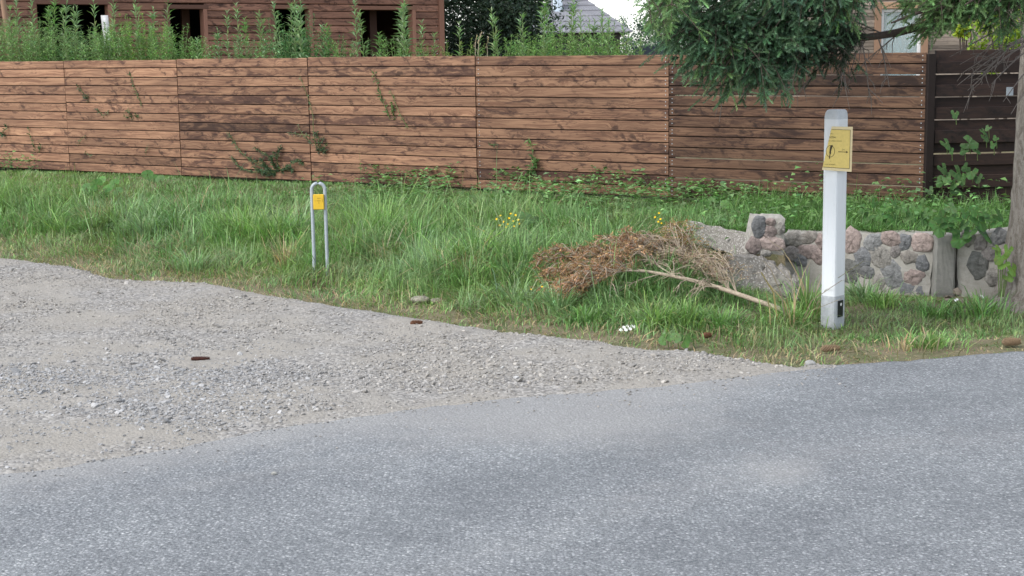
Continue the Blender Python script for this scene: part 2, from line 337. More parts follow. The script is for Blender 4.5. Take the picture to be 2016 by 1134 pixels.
MT['stem'] = m_plain('green_stem', (0.12, 0.17, 0.06), 0.6, 0.2, 0, 0.2); MT['yellow'] = m_plain('yellow_sign', (0.68, 0.52, 0.165), 0.5, 0.3, 0, 0.06); MT['yellow2'] = m_plain('yellow_plate', (0.62, 0.40, 0.03), 0.5, 0.3, 0, 0.06)
MT['yellow_edge'] = m_plain('sign_margin', (0.69, 0.57, 0.33), 0.5, 0.3, 0, 0.06)
MT['ink'] = m_plain('ink', (0.05, 0.04, 0.025), 0.6, 0.2); MT['black'] = m_plain('black_plate', (0.008, 0.009, 0.011), 0.35, 0.4); MT['zinc'] = m_plain('galvanised_steel', (0.34, 0.38, 0.41), 0.55, 0.4, 0.2, 0.12, 45)
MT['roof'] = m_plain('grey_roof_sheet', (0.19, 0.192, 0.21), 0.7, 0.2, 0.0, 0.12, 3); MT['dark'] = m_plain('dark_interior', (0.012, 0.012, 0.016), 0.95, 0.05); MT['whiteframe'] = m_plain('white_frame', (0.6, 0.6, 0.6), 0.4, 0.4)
MT['curtain'] = m_plain('teal_curtain', (0.10, 0.27, 0.33), 0.8, 0.1, 0, 0.2, 8); MT['net'] = m_plain('dark_blue_net', (0.03, 0.038, 0.05), 0.9, 0.1); MT['flower_y'] = m_plain('yellow_petal', (0.78, 0.52, 0.02), 0.6, 0.2); MT['flower_w'] = m_plain('white_petal', (0.8, 0.8, 0.78), 0.6, 0.2)
MT['cone'] = m_plain('cone_scale', (0.12, 0.058, 0.034), 0.8, 0.15, 0, 0.3); MT['cone_tan'] = m_plain('pale_cone_scale', (0.19, 0.135, 0.085), 0.85, 0.15, 0, 0.3); MT['cone_dark'] = m_plain('dark_cone_scale', (0.075, 0.03, 0.022), 0.7, 0.2, 0, 0.3)
_g = NT('window_glass'); _g.b.inputs['Transmission Weight'].default_value = 0.75; MT['glass'] = _g.fin((0.75, 0.85, 0.85), 0.03, 0.5)

# ------------------------------------------------------------------ the lie of the land
_GX = [-60, -20, -12, -7, -4.49, -3.72, -3.1, -2.34, -1.44, -0.86, -0.25, 0.42, 0.83, 1.22, 1.51, 2.15, 2.82, 6, 14, 60]
_GY = [44, 22, 18, 14.9, 12.84, 12.19, 11.35, 11.0, 10.08, 9.52, 8.91, 8.48, 8.17, 7.92, 7.62, 7.75, 7.97, 8.7, 10.2, 17]
_AX = [-60, -12, -6, -2.08, -1.54, -1.16, -0.51, -0.03, 0.74, 1.29, 1.58, 2.15, 2.82, 6, 14, 60]
_AY = [-28, 0.2, 3.5, 5.77, 6.09, 6.42, 6.82, 7.01, 7.24, 7.51, 7.62, 7.75, 7.97, 8.7, 10.2, 17]
def wob(x, s=0): return 0.05 * (vnoise(x, 0 * x, 3.1, 3 + s) - .5) + 0.03 * (vnoise(x, 0 * x, 11, 5 + s) - .5)
def ygr(x): return np.interp(x, _GX, _GY) + 2.4 * wob(x)
def yas(x): return np.interp(x, _AX, _AY) + wob(x, 4)
FA, FB = np.array([-6.43, 18.73]), np.array([3.575, 12.75]); FD = (FB - FA) / np.linalg.norm(FB - FA); FN = np.array([FD[1], -FD[0]])   # FN points at the camera
def fdist(x, y): return (x - FA[0]) * FN[0] + (y - FA[1]) * FN[1]
def fz(t):
    return 0.42 + (0.32 - 0.42) * t / np.linalg.norm(FB - FA)
_WX = [-1, 2.0, 2.97, 3.3, 3.75, 4.6, 8]; _WY = [12.2, 10.80, 10.36, 10.42, 10.25, 10.3, 10.6]
def terrain(x, y):
    x = np.asarray(x, float); y = np.asarray(y, float)
    g = np.maximum(y - ygr(x), 0) * 0.82; e = np.maximum(fdist(x, y), 0)
    zf = 0.33 - 0.008 * np.clip(x, -6, 4); fr = g / (g + e + 1e-6)
    zl = zf * smooth(0.1, 1.0, fr)
    wy = np.interp(x, _WX, _WY) + .13; low = -0.07 * smooth(0.15, 1.0, g); zr = np.where(y > wy, 0.30 + 0.02 * smooth(wy, wy + 1.5, y), low)
    zr = np.where(e > 0, zr, zf)
    k = smooth(1.55, 2.1, x); z = zl * (1 - k) + zr * k
    z = z + (0.05 * (vnoise(x, y, 1.1, 1) - .5) + 0.025 * (vnoise(x, y, 4, 2) - .5)) * smooth(0.05, 0.6, g)
    far = smooth(18, 60, np.hypot(x, y - 12)); z = z * (1 - far) + far * 0.35
    return np.where(g <= 0, -0.03, z - 0.012 * (1 - smooth(0, .25, g)))
def axis(a, b, st, far):
    m = np.arange(a, b + st / 2, st); o = []; q = st
    while not o or o[-1] < far: o.append((o[-1] if o else 0) + q); q *= 1.35
    o = np.array(o); return np.concatenate([a - o[::-1], m, b + o])
def grid(mb, X, Y, Z, mat=0):
    ny, nx = Z.shape; v = np.stack([X, Y, Z], -1).reshape(-1, 3); i = (np.arange(ny - 1)[:, None] * nx + np.arange(nx - 1)[None]).reshape(-1, 1)
    mb.add(v, i + [0, 1, nx + 1, nx], mat)
gx, gy = axis(-13, 8, 0.09, 900), axis(5, 21, 0.09, 900)
X, Y = np.meshgrid(gx, gy); mb = MB(); grid(mb, X, Y, terrain(X, Y)); tag(mb.build('ground', MT['soil'], smooth=True), kind='structure')
# asphalt road: strips running away from the ragged edge
ex = np.concatenate([np.arange(-60, -8, .5), np.arange(-8, 6, .025), np.arange(6, 60, .5)])
off = np.array([0, .03, .07, .12, .2, .3, .4, .5, .65, .8, 1, 1.2, 1.4, 1.6, 1.8, 2, 2.3, 2.6, 3, 3.5, 4, 5, 7, 10, 20, 45])
ye = yas(ex); X = np.broadcast_to(ex, (len(off), len(ex))); Y = ye[None] - off[:, None]
Zr = np.zeros_like(X) + 0.004; mb = MB()
Y = np.concatenate([Y[:1] + .01, Y]); X = np.concatenate([X[:1], X]); Zr = np.concatenate([Zr[:1] - .045, Zr])
grid(mb, X[::-1], Y[::-1], Zr[::-1]); road = mb.build('road', MT['asphalt'], smooth=True); tag(road, kind='structure')
at = road.data.attributes.new('Edge', 'FLOAT_COLOR', 'POINT')
dd = (np.interp(X, _AX, _AY) - Y); gr_side = smooth(2.0, 0.9, X)                        # dust blown off the gravel drive
dust = gr_side * np.exp(-dd / 0.45) + 0.75 * np.exp(-((X - 0.25 + 0.25 * (Y - 6.4)) / 0.75) ** 2 - ((Y - 6.5) / 0.55) ** 2) + 0.18 * np.exp(-dd / .3)
dust += 0.5 * np.exp(-((X - 1.05) / .16) ** 2 - ((Y - 5.6) / .18) ** 2) + 0.35 * np.exp(-((Y - 5.55 - (X + 1.2) * .55) / .1) ** 2) * smooth(-1.6, -1.1, X) * smooth(-.1, -.6, X)
dk_ = np.interp(X, [-2.5, -.85, -.55, 0, .5, 1.1, 2.5], [2.6, 2.02, 1.9, 1.53, 1.12, .96, .86]); trk = np.exp(-((dd - dk_) / 0.21) ** 2) * smooth(-1.6, .4, X) + 0.75 * np.exp(-((dd - dk_ - 1.5) / 0.4) ** 2) + .45 * np.exp(-((dd - dk_ - .0) / 0.45) ** 2)
dust += .35 * np.exp(-((dd - dk_ - .72) / .3) ** 2)
at.data.foreach_set('color', np.stack([np.clip(dust, 0, 1), np.clip(trk, 0, 1), trk * 0, trk * 0 + 1], -1)[::-1].astype(np.float32).ravel())
# gravel drive
def gz(x, y):
    a = y - yas(x); b = ygr(x) - y
    z = 0.022 * vnoise(x, y, 1.7, 8) + 0.016 * vnoise(x, y, 6, 9) + 0.007 * vnoise(x, y, 25, 10) + 0.004 * vnoise(x, y, 60, 11)
    return 0.004 + z * smooth(-.05, .35, a) * smooth(-.1, .3, b) - 0.03 * smooth(.05, -.12, b) - 0.02 * smooth(0.0, -.10, a + 0.05 * (vnoise(x, y, 9, 21) - .3)) + 0.003
ggx = np.concatenate([np.arange(-40, -9, .5), np.arange(-9, 1.72, .03)]); q = np.linspace(0, 1, 330)
X = np.broadcast_to(ggx, (len(q), len(ggx))); y0 = yas(ggx) - .14; y1 = np.maximum(ygr(ggx) + .12, y0 + .02); Y = y0[None] + (y1 - y0)[None] * q[:, None]
mb = MB(); grid(mb, X, Y, gz(X, Y)); tag(mb.build('gravel_drive', MT['gravel'], smooth=True), kind='structure')

# loose stones
ICO = np.array([[0, 0, 1]] + [[.894 * math.cos(k * 1.2566), .894 * math.sin(k * 1.2566), .447] for k in range(5)] + [[.894 * math.cos(k * 1.2566 + .628), .894 * math.sin(k * 1.2566 + .628), -.447] for k in range(5)] + [[0, 0, -1]])
ICF = np.array([[0, 1 + k, 1 + (k + 1) % 5] for k in range(5)] + [[1 + k, 6 + k, 1 + (k + 1) % 5] for k in range(5)] + [[6 + k, 6 + (k + 1) % 5, 1 + (k + 1) % 5] for k in range(5)] + [[11, 6 + (k + 1) % 5, 6 + k] for k in range(5)])
def stones(mb, P, r, col, flat=0.55):
    N = len(P); a = rng.uniform(0, 2 * np.pi, N); S = np.stack([r * rng.uniform(.75, 1.35, N), r * rng.uniform(.6, 1.0, N), r * flat * rng.uniform(.6, 1.2, N)], -1)
    V = ICO[None] * (1 + rng.uniform(-.28, .28, (N, 12, 1))) * S[:, None]; t = rng.normal(0, .25, (N, 2))
    V[..., 2] += V[..., 0] * t[:, :1] + V[..., 1] * t[:, 1:]
    c, s = np.cos(a)[:, None], np.sin(a)[:, None]; x = V[..., 0] * c - V[..., 1] * s; y = V[..., 0] * s + V[..., 1] * c
    V = np.stack([x, y, V[..., 2]], -1) + P[:, None]
    mb.add(V.reshape(-1, 3), ((np.arange(N) * 12)[:, None, None] + ICF[None]).reshape(-1, 3), 0, np.repeat(col, 20, 0))
def inview(P, m=160):
    q = proj(P); return (q[:, 0] > -m) & (q[:, 0] < 2016 + m) & (q[:, 1] > -m) & (q[:, 1] < 1134 + m)
n = 330000; x = rng.uniform(-6, 1.7, n); y = rng.uniform(4.2, 14, n); a = y - yas(x); b = ygr(x) - y
den = 0.10 + 0.9 * smooth(.38, .66, vnoise(x, y, 1.3, 31) * .6 + vnoise(x, y, 4.5, 32) * .4); den = np.where(a < .12, .22, den); den *= smooth(-.12, .05, b); den = np.where(a < 0, .03 * smooth(-.7, 0, a) + .16 * smooth(-.16, .0, a), den) * np.where(y > 10, .6, 1)
k = (rng.uniform(0, 1, n) < den) & inview(np.stack([x, y, 0 * x], -1)); x, y, a = x[k], y[k], a[k]; n = len(x)
r = np.exp(rng.normal(math.log(.0053), .45, n)); r = np.clip(r * np.where(y > 9, .85, 1), .003, .028); r = np.where(a < 0, np.minimum(r, .008), r)
z = np.where(a < -.02, .006, gz(x, y)) + r * .15
tone = np.exp(rng.normal(-.02, .2, n))[:, None]; hue = rng.uniform(0, 1, n)[:, None]; bl = smooth(-.3, -1.6, x)[:, None] * smooth(9.2, 7.5, y)[:, None]
col = (np.array([.315, .293, .262]) * (1 - hue) + np.array([.285, .277, .266]) * hue) * (1 - .6 * bl) + .6 * bl * np.array([.285, .295, .31])
mb = MB(); stones(mb, np.stack([x, y, z], -1), r, np.clip(col * tone * .95, .06, .43)); tag(mb.build('gravel_stones', MT['pebble']), kind='stuff', label='loose grey crushed stones lying over the gravel drive', cat='gravel')

# ------------------------------------------------------------------ grass on the verge
HOLD = []   # keep-clear circles (x, y, r)
def verge(n, seed):
    x = rng.uniform(-9.5, 6, n); y = rng.uniform(7.2, 20, n); g = (y - ygr(x)) * .82; e = fdist(x, y)
    ok = (g > -.06) & (e > -.05) | ((x > 3.3) & (g > 0) & (y < 12.7))
    z = terrain(x, y); ok &= inview(np.stack([x, y, z], -1), 420)
    wy = np.interp(x, _WX, _WY); ok &= ~((x > 2.0) & (abs(y - wy + .1) < .12) & (y < 11))
    return x[ok], y[ok], z[ok], g[ok], e[ok]
GREEN = np.array([.185, .300, .092]); LUSH = np.array([.138, .258, .080]); BLUE = np.array([.195, .295, .140]); TAN = np.array([.33, .265, .15]); OLIVE = np.array([.175, .23, .09])
mb = MB()
x, y, z, g, e = verge(900000, 1); n = len(x)
c1 = vnoise(x, y, 1.4, 41); c2 = vnoise(x, y, 3.6, 42); c3 = vnoise(x, y, .7, 43); c4 = vnoise(x, y, 7, 44)
right = smooth(1.6, 2.1, x); back = (right > .5) & (y > np.interp(x, _WX, _WY))
edge = smooth(.9 - .25 * right, .05, g + .7 * (c2 - .5)); strw = np.exp(-((x - 2.55) / .42) ** 2 - ((y - 8.33) / .16) ** 2) + .8 * np.exp(-((x + 3.3) / .5) ** 2 - ((y - 12.6) / .35) ** 2) + .5 * np.exp(-((x - 1.75) / .2) ** 2 - ((y - 8.05) / .15) ** 2); edge = np.clip(edge + strw, 0, 1.15)           # 1 at the ragged dry rim
hgt = (.045 + .09 * smooth(.1, .9, g) + .13 * smooth(.6, 1.6, g) * smooth(.3, .7, c1)) * (1 - .35 * right)
hgt = hgt * (.75 + .6 * c2) * np.exp(rng.normal(0, .28, n)); hgt = hgt * (1 - .3 * right); hgt = np.where(back, .13 * np.exp(rng.normal(0, .3, n)), hgt); hgt = np.where((e < 1.6) & (right < .5), np.minimum(hgt, .05 + .06 * np.clip(e, 0, 2)), hgt); rub = np.maximum(np.exp(-((x - 1.65) / .42) ** 2 - ((y - 9.95) / .5) ** 2), .95 * np.exp(-((x - 1.55) / .5) ** 2 - ((y - 9.25) / .55) ** 2)); rub = np.maximum(rub, np.exp(-((x - 1.6) / .4) ** 2 - ((y - 10.45) / .4) ** 2)); hgt = hgt * (1 - .5 * right * (~back) * smooth(9.2, 9.8, y)) * (1 - .8 * rub) * (1 - .5 * np.clip(strw, 0, 1))
prob = np.clip((.75 + .25 * smooth(.0, .5, g)) * np.where(y > 13, .55, 1) * (1 - .35 * edge * (c4 < .45)), 0, 1) * .52
k = rng.uniform(0, 1, n) < prob
x, y, z, g, e, hgt, edge, c1, c2, c3, right, back = [q[k] for q in (x, y, z, g, e, hgt, edge, c1, c2, c3, right, back)]; n = len(x)
mixv = rng.uniform(0, 1, n); dry = mixv < (.06 + .5 * edge)
col = np.where((c3 > .5)[:, None], GREEN, LUSH); col = col * (1 - .5 * smooth(.45, .8, c2)[:, None]) + BLUE * .5 * smooth(.45, .8, c2)[:, None]
col = np.where((c1 < .35)[:, None] & (rng.uniform(0, 1, n) < .6)[:, None], OLIVE, col); col = np.where(dry[:, None], TAN, col)
col = np.where(back[:, None], np.array([.11, .215, .06]), col); col = col * np.exp(rng.normal(0, .28, n))[:, None] * np.exp(rng.normal(0, .06, (n, 3)))
lean = np.abs(rng.normal(.75, .45, n)) + dry * .4; wd = np.where(y > 13, .0062, .0052) * rng.uniform(.7, 1.4, n)
blades(mb, np.stack([x, y, z - .01], -1), 14 * vnoise(x, y, 1.9, 61) + rng.normal(0, 1.0, n), hgt, lean, wd, col)
NB = n
# tall tussocks of long arching blades
def tussock(px, py, h, nb, spread, base, zz=None):
    p = onz(px, py, .1); p = onz(px, py, float(terrain(p[0], p[1]))); m = nb
    rr = np.abs(rng.normal(0, spread, m)); th = rng.uniform(0, 2 * np.pi, m); X_, Y_ = p[0] + rr * np.cos(th), p[1] + rr * np.sin(th)
    blades(mb, np.stack([X_, Y_, terrain(X_, Y_) - .01], -1), th + rng.normal(0, .5, m), h * np.exp(rng.normal(0, .25, m)), np.abs(rng.normal(.7, .3, m)), rng.uniform(.005, .010, m), jit(m, base, .3))
for t in [(480, 490, .34, 260, .16), (380, 540, .2, 140, .1), (540, 500, .36, 300, .17), (590, 480, .36, 200, .15), (720, 480, .36, 220, .15), (750, 470, .4, 260, .18), (820, 500, .34, 250, .16), (930, 545, .34, 300, .16), (970, 540, .32, 260, .12), (1030, 560, .3, 160, .1), (700, 520, .28, 200, .16), (860, 560, .3, 200, .14), (290, 470, .28, 200, .2), (200, 450, .28, 200, .25), (100, 440, .26, 220, .25), (1010, 610, .2, 120, .1),
          (1100, 620, .2, 200, .1), (1290, 650, .17, 260, .14), (1350, 640, .16, 220, .14), (1420, 650, .14, 180, .12), (1560, 640, .15, 200, .1), (1590, 620, .26, 160, .08), (1700, 602, .15, 200, .1), (1740, 612, .12, 180, .12), (1840, 620, .13, 160, .12), (1930, 620, .18, 160, .12), (640, 545, .2, 160, .14), (1830, 690, .1, 200, .1), (1150, 650, .13, 160, .1), (1240, 600, .17, 180, .12)]:
    tussock(*t, [GREEN, LUSH, BLUE][int(t[0]) % 3] * 1.05)
for _ in range(230):
    xx = rng.uniform(-8, 1.6); yy = float(ygr(xx)) + rng.uniform(.35, 6); pq = proj([xx, yy, .15])
    if fdist(xx, yy) < .4 or not (-60 < pq[0] < 1500) or (xx > .95 and 8.8 < yy < 11): continue
    nearf = fdist(xx, yy) < 2.2; tussock(pq[0], pq[1], rng.uniform(.09, .15) if nearf else rng.uniform(.14, .30), int(rng.integers(40, 130)), rng.uniform(.05, .13), [GREEN, LUSH, BLUE, OLIVE, TAN * .9][rng.choice(5, p=[.3, .22, .28, .13, .07])] * rng.uniform(.8, 1.25))
for t in [(1600, 625, .55, 10, .05), (640, 410, .45, 8, .1), (1560, 650, .4, 14, .1), (1780, 700, .12, 60, .2)]: tussock(*t, TAN * 1.05)
xx = np.concatenate([rng.uniform(2.02, 2.96, 900), rng.uniform(1.4, 2.0, 260), rng.uniform(3.1, 3.9, 400)]); yy = np.interp(xx, _WX, _WY) + rng.uniform(.15, .34, len(xx)); m_ = len(xx)
blades(mb, np.stack([xx, yy, np.maximum(terrain(xx, yy + .1), .3)], -1), -1.57 + rng.normal(0, .9, m_), rng.uniform(.07, .19, m_), rng.uniform(.5, 1.5, m_), rng.uniform(.004, .008, m_), jit(m_, (.11, .215, .06), .3))
tag(mb.build('grass', MT['grass']), kind='stuff', label='long green grass with dry tufts covering the verge', cat='grass')
# leafy ground cover under the fence
x, y, z, g, e = verge(160000, 2); q = 1.5 * smooth(2.4, .3, e) * smooth(-3.0, -.9, x) * smooth(2.4, 1.6, x) + .9 * smooth(.9, .2, e) * (x < -1) * (vnoise(x, y, 1.1, 55) > .55) + .55 * (x > 1.6) * (y > 10.8); k = rng.uniform(0, 1, len(x)) < q * (vnoise(x, y, 2.2, 51) > .33) * .5
x, y, z = x[k], y[k], z[k]; n = len(x); mb = MB(); az = rng.uniform(0, 2 * np.pi, n); D = np.stack([np.cos(az), np.sin(az), rng.uniform(-.2, .5, n)], -1)
leaves(mb, np.stack([x, y, z + rng.uniform(.04, .19, n) * (.6 + 1.1 * vnoise(x, y, 3, 53)) * np.where(x > -1, 1.15, .9)], -1), D, np.tile([0, 0, 1.], (n, 1)) + rng.normal(0, .25, (n, 3)), rng.uniform(.035, .08, n), rng.uniform(.026, .05, n), jit(n, (.125, .225, .080), .35), 0, .15)
tag(mb.build('ground_cover', MT['leaf']), kind='stuff', label='low leafy ground cover growing along the foot of the brown fence', cat='ground cover')

# ------------------------------------------------------------------ fences
def board(mb, A, B, z0a, z1a, z0b, z1b, nrm, th, col, ch=.004, mat=0, back=0.0):
    """one board from plan point A to B, its front face th out along nrm"""
    A = np.array([*A, 0.]); B = np.array([*B, 0.]); n3 = np.array([*nrm, 0.]); prof = [(back, 0, 0), (th - ch, 0, 0), (th, ch, 0), (th, -ch, 1), (th - ch, 0, 1), (back, 0, 1)]
    V = []; L = np.linalg.norm(B - A); r0 = rng.uniform(0, 40)
    for P, za, zb in ((A, z0a, z1a), (B, z0b, z1b)):
        for (t, dz, top) in prof: q = P + n3 * t; q[2] = (zb if top else za) + dz; V.append(q)
    F = []; UV = []; m = len(prof); vv = np.array([0, 0, ch, (z1a - z0a) - ch, z1a - z0a, z1a - z0a]) + r0 * .7
    for i in range(m):
        j = (i + 1) % m; F.append([i, m + i, m + j, j]); UV += [(r0, vv[i]), (r0 + L, vv[i]), (r0 + L, vv[j]), (r0, vv[j])]
    mb.add(V, F, mat, col, UV)
    for s in (0, 1):
        o = [s * m + k for k in range(m)]; o = o if s else o[::-1]
        mb.add(V, [[o[0], o[1], o[4], o[5]], [o[1], o[2], o[3], o[4]]], mat, col, [(r0, vv[k % m]) for k in (o[0], o[1], o[4], o[5], o[1], o[2], o[3], o[4])])
flen = np.linalg.norm(FB - FA)
cols_px = [-260, -90, 135, 356, 612, 940, 1319, 1822]
tones = [1.16, 1.2, 1.08, 1.0, 1.0, .86, .50]; drk = [.35, .35, .45, .5, .45, .5, .62]; nb = [13, 13, 13, 13, 13, 13, 14]
pp = [rayline(c, FA, FB) for c in cols_px]
fence = thing('plank_fence', 'long brown stained fence of horizontal planks across the grass bank', 'fence', (*pp[3], 0.4))
def screw(mb, P, n3, r=.005):
    a = np.array([FD[0], FD[1], 0]); th = np.linspace(0, 2 * np.pi, 7)[:-1]; v = P + r * (np.cos(th)[:, None] * a + np.sin(th)[:, None] * np.array([0, 0, 1.])); mb.add(np.vstack([v, P + n3 * .0015]), [[k, (k + 1) % 6, 6] for k in range(6)], 1)
for i in range(len(pp) - 1):
    gap = .012 if i in (2, 3, 4, 5) else .004
    A = pp[i] + FD * (gap / 2); B = pp[i + 1] - FD * (gap / 2); ta, tb = (A - FA) @ FD, (B - FA) @ FD; H = 1.34 + rng.uniform(-.008, .008); mb = MB()
    edges = np.linspace(0, H, nb[i] + 1); edges[1:-1] += rng.normal(0, .0035, nb[i] - 1); up = MB()
    zoff = rng.uniform(-.008, .008)
    for k in range(nb[i]):
        z0, z1 = edges[k] + .0046, edges[k + 1] - .0046
        dk = np.clip(drk[i] + rng.normal(0, .2), 0, 1.0); dk = 1.0 if (i, k) in ((3, 5), (4, 6), (3, 8)) else dk
        tn = tones[i] * np.exp(rng.normal(0, .085)); tn *= .62 if (i, k) in ((3, 5), (2, 1), (6, 10), (6, 11)) else 1
        th = .022 + rng.uniform(-.003, .003)
        cc = (rng.uniform(), dk, tn)
        board(mb, A, B, fz(ta) + zoff + z0, fz(ta) + zoff + z1, fz(tb) + zoff + z0, fz(tb) + zoff + z1, FN, th, cc)
        if k and not (i == 6 and k in (2, 4, 10, 12)):
            board(mb, A, B, fz(ta) + zoff + edges[k] - .012, fz(ta) + zoff + edges[k] + .012, fz(tb) + zoff + edges[k] - .012, fz(tb) + zoff + edges[k] + .012, FN, .004, (.3, 1, .18), .001, 0, -.004)
        if i >= 5:
            for P in (A + FD * .03, B - FD * .03):
                t = (P - FA) @ FD
                for dz in (.3, .7): screw(mb, np.array([*(P + FN * (th + .0006)), fz(t) + zoff + z0 + (z1 - z0) * dz]), np.array([*FN, 0]))
    o = mb.build('plank_panel', [MT['fence'], MT['zinc']], fence)
    if i == 6: o['label'] = 'darker reddish panel at the right end with slits of light between planks'
    # upright behind each joint
    pb = MB(); c = pp[i] - FN * .035; t = (c - FA) @ FD; box(pb, (*c, fz(t) + .62), (.03, .028, .66), [[FD[0], FD[1], 0], [FN[0], FN[1], 0], [0, 0, 1]], 0, (.5, .8, .8), .003); pb.build('fence_post', MT['fence_dark'], fence)
# side fence of dark overlapping planks
SA = FB + FD * .035; SD = np.array([1.0, .10]); SD /= np.linalg.norm(SD); SN = np.array([SD[1], -SD[0]]); SB = SA + SD * 4.2
side = thing('side_fence', 'dark brown fence of overlapping planks right of the corner post', 'fence', (*SA, .33))
for s_, last in ((0, 2.1), (2.1, 4.2)):
    mb = MB(); P0 = SA + SD * (s_ + .05); P1 = SA + SD * last; H = 1.36; m = 14; pit = H / m
    for k in range(m):
        fr = k % 2 == 0; zb = .31 + k * pit; o_ = SN * (.0 if fr else -.035); olo = -.006 if k in (5, 8, 10, 12) else .008; ohi = -.006 if k in (4, 7, 9, 11) else .008
        board(mb, P0 + o_, P1 + o_, zb - olo, zb + pit + ohi, zb - olo, zb + pit + ohi, SN, .022, (rng.uniform(), rng.uniform(.2, .7), np.exp(rng.normal(0, .2))))
    mb.build('plank_panel', MT['fence_dark'], side)
pb = MB(); box(pb, (*(SA + SN * .012), .93), (.034, .034, .72), [[SD[0], SD[1], 0], [SN[0], SN[1], 0], [0, 0, 1]], 0, (.2, .9, .6), .004); pb.build('corner_post', MT['fence_dark'], side)
pb = MB(); box(pb, (*(SA + SD * 2.1 - SN * .06), .9), (.03, .03, .68), [[SD[0], SD[1], 0], [SN[0], SN[1], 0], [0, 0, 1]], 0, (.2, .9, .6), .004); pb.build('fence_post', MT['fence_dark'], side)

# ------------------------------------------------------------------ brown plank house behind the fence
HA = aty(-120, 100, 23.2)[:2]; HB = aty(866, 100, 27.6)[:2]; HL = np.linalg.norm(HB - HA); HD = (HB - HA) / HL; HN = np.array([HD[1], -HD[0]])
def ht(px): return float((rayline(px, HA, HB) - HA) @ HD)
def hz(px, py): p = rayline(px, HA, HB); return float(aty(px, py, p[1])[2])
house = thing('plank_house', 'unfinished brown plank house with empty dark window openings behind the weeds', 'house', (*((HA + HB) / 2), .4))
ops = [(ht(83), ht(227), .4, hz(150, 8)), (ht(341), ht(412), .4, hz(380, 17)), (ht(545), ht(617), 1.0, hz(580, 17)), (ht(711), ht(818), .4, hz(760, 19))]
mb = MB(); pit = .125; zt = 3.15
for k in range(int((zt - .35) / pit)):
    z0, z1 = .35 + k * pit, .35 + (k + 1) * pit; segs = [(0.0, HL)]
    for (a, b, c, d) in ops:
        if z1 > c + .02 and z0 < d - .02: segs = [q for s in segs for q in ((s[0], min(s[1], a)), (max(s[0], b), s[1])) if q[1] - q[0] > .03]
    for s in segs: board(mb, HA + HD * s[0], HA + HD * s[1], z0 + .004, z1 - .004, z0 + .004, z1 - .004, HN, .03 + rng.uniform(-.004, .004), (rng.uniform(), np.clip(rng.normal(.5, .2), 0, 1), np.exp(rng.normal(0, .14))), .012)
mb.build('wall', MT['house'], house)
AXH = [[HD[0], HD[1], 0], [-HN[0], -HN[1], 0], [0, 0, 1]]
def hp(t, n, z): p = HA + HD * t - HN * n; return np.array([p[0], p[1], z])
inn = MB()
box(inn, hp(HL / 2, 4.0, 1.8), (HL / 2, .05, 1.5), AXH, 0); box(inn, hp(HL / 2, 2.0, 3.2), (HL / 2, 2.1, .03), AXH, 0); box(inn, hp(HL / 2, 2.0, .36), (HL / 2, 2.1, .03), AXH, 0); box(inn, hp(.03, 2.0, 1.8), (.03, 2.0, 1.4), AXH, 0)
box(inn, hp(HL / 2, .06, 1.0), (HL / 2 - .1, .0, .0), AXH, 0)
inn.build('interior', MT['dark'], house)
sw = MB(); box(sw, hp(HL - .06, 2.1, 1.75), (.05, 2.0, 1.4), AXH, 0, (.4, .6, .8)); sw.build('side_wall', MT['house'], house)
for (a, b, c, d) in ops:
    fr = MB(); wdt = .035
    box(fr, hp(a - .01, .06, (c + d) / 2), (wdt, .10, (d - c) / 2), AXH, 0, (rng.uniform(), .4, .75), .004); box(fr, hp(b + .01, .06, (c + d) / 2), (wdt, .10, (d - c) / 2), AXH, 0, (rng.uniform(), .3, 1.3), .004); box(fr, hp((a + b) / 2, .06, d + wdt - .004), ((b - a) / 2 + .07, .105, wdt), AXH, 0, (rng.uniform(), .4, .9), .004)
    fr.build('window_frame', MT['house'], house)
for t, n_ in ((ht(372), 1.2), (ht(400), .7), (ht(762), .5), (ht(735), 1.6)): 
    st = MB(); box(st, hp(t, n_, 1.6), (.07, .04, 1.2), AXH, 0, (rng.uniform(), .6, .6), .004); st.build('wall_stud', MT['house'], house)
ev = MB(); box(ev, hp(HL / 2, -.05, zt + .02), (HL / 2 + .25, .14, .07), AXH, 0, (.3, .8, .6), .004); ev.build('eave_board', MT['house'], house)
rf = MB(); nr = 1.6; v = [hp(-.4, -.35, zt + .1), hp(HL + .3, -.35, zt + .1), hp(HL + .3, 2.2, zt + 1.4), hp(-.4, 2.2, zt + 1.4), hp(HL + .3, 4.6, zt + .1), hp(-.4, 4.6, zt + .1)]
v = v + [q + np.array([0, 0, .06]) for q in v]; rf.add(v, [[0, 1, 2, 3], [3, 2, 4, 5], [6, 9, 8, 7], [9, 11, 10, 8], [0, 6, 7, 1], [5, 4, 10, 11], [1, 7, 8, 2], [2, 8, 10, 4], [0, 3, 9, 6], [3, 5, 11, 9]]); rf.build('roof', MT['roof'], house)
ct = MB(); box(ct, hp(HL + .02, -.045, 1.75), (.05, .03, 1.4), AXH, 0, (.7, .5, 1.0), .004); ct.build('corner_board', MT['house'], house)
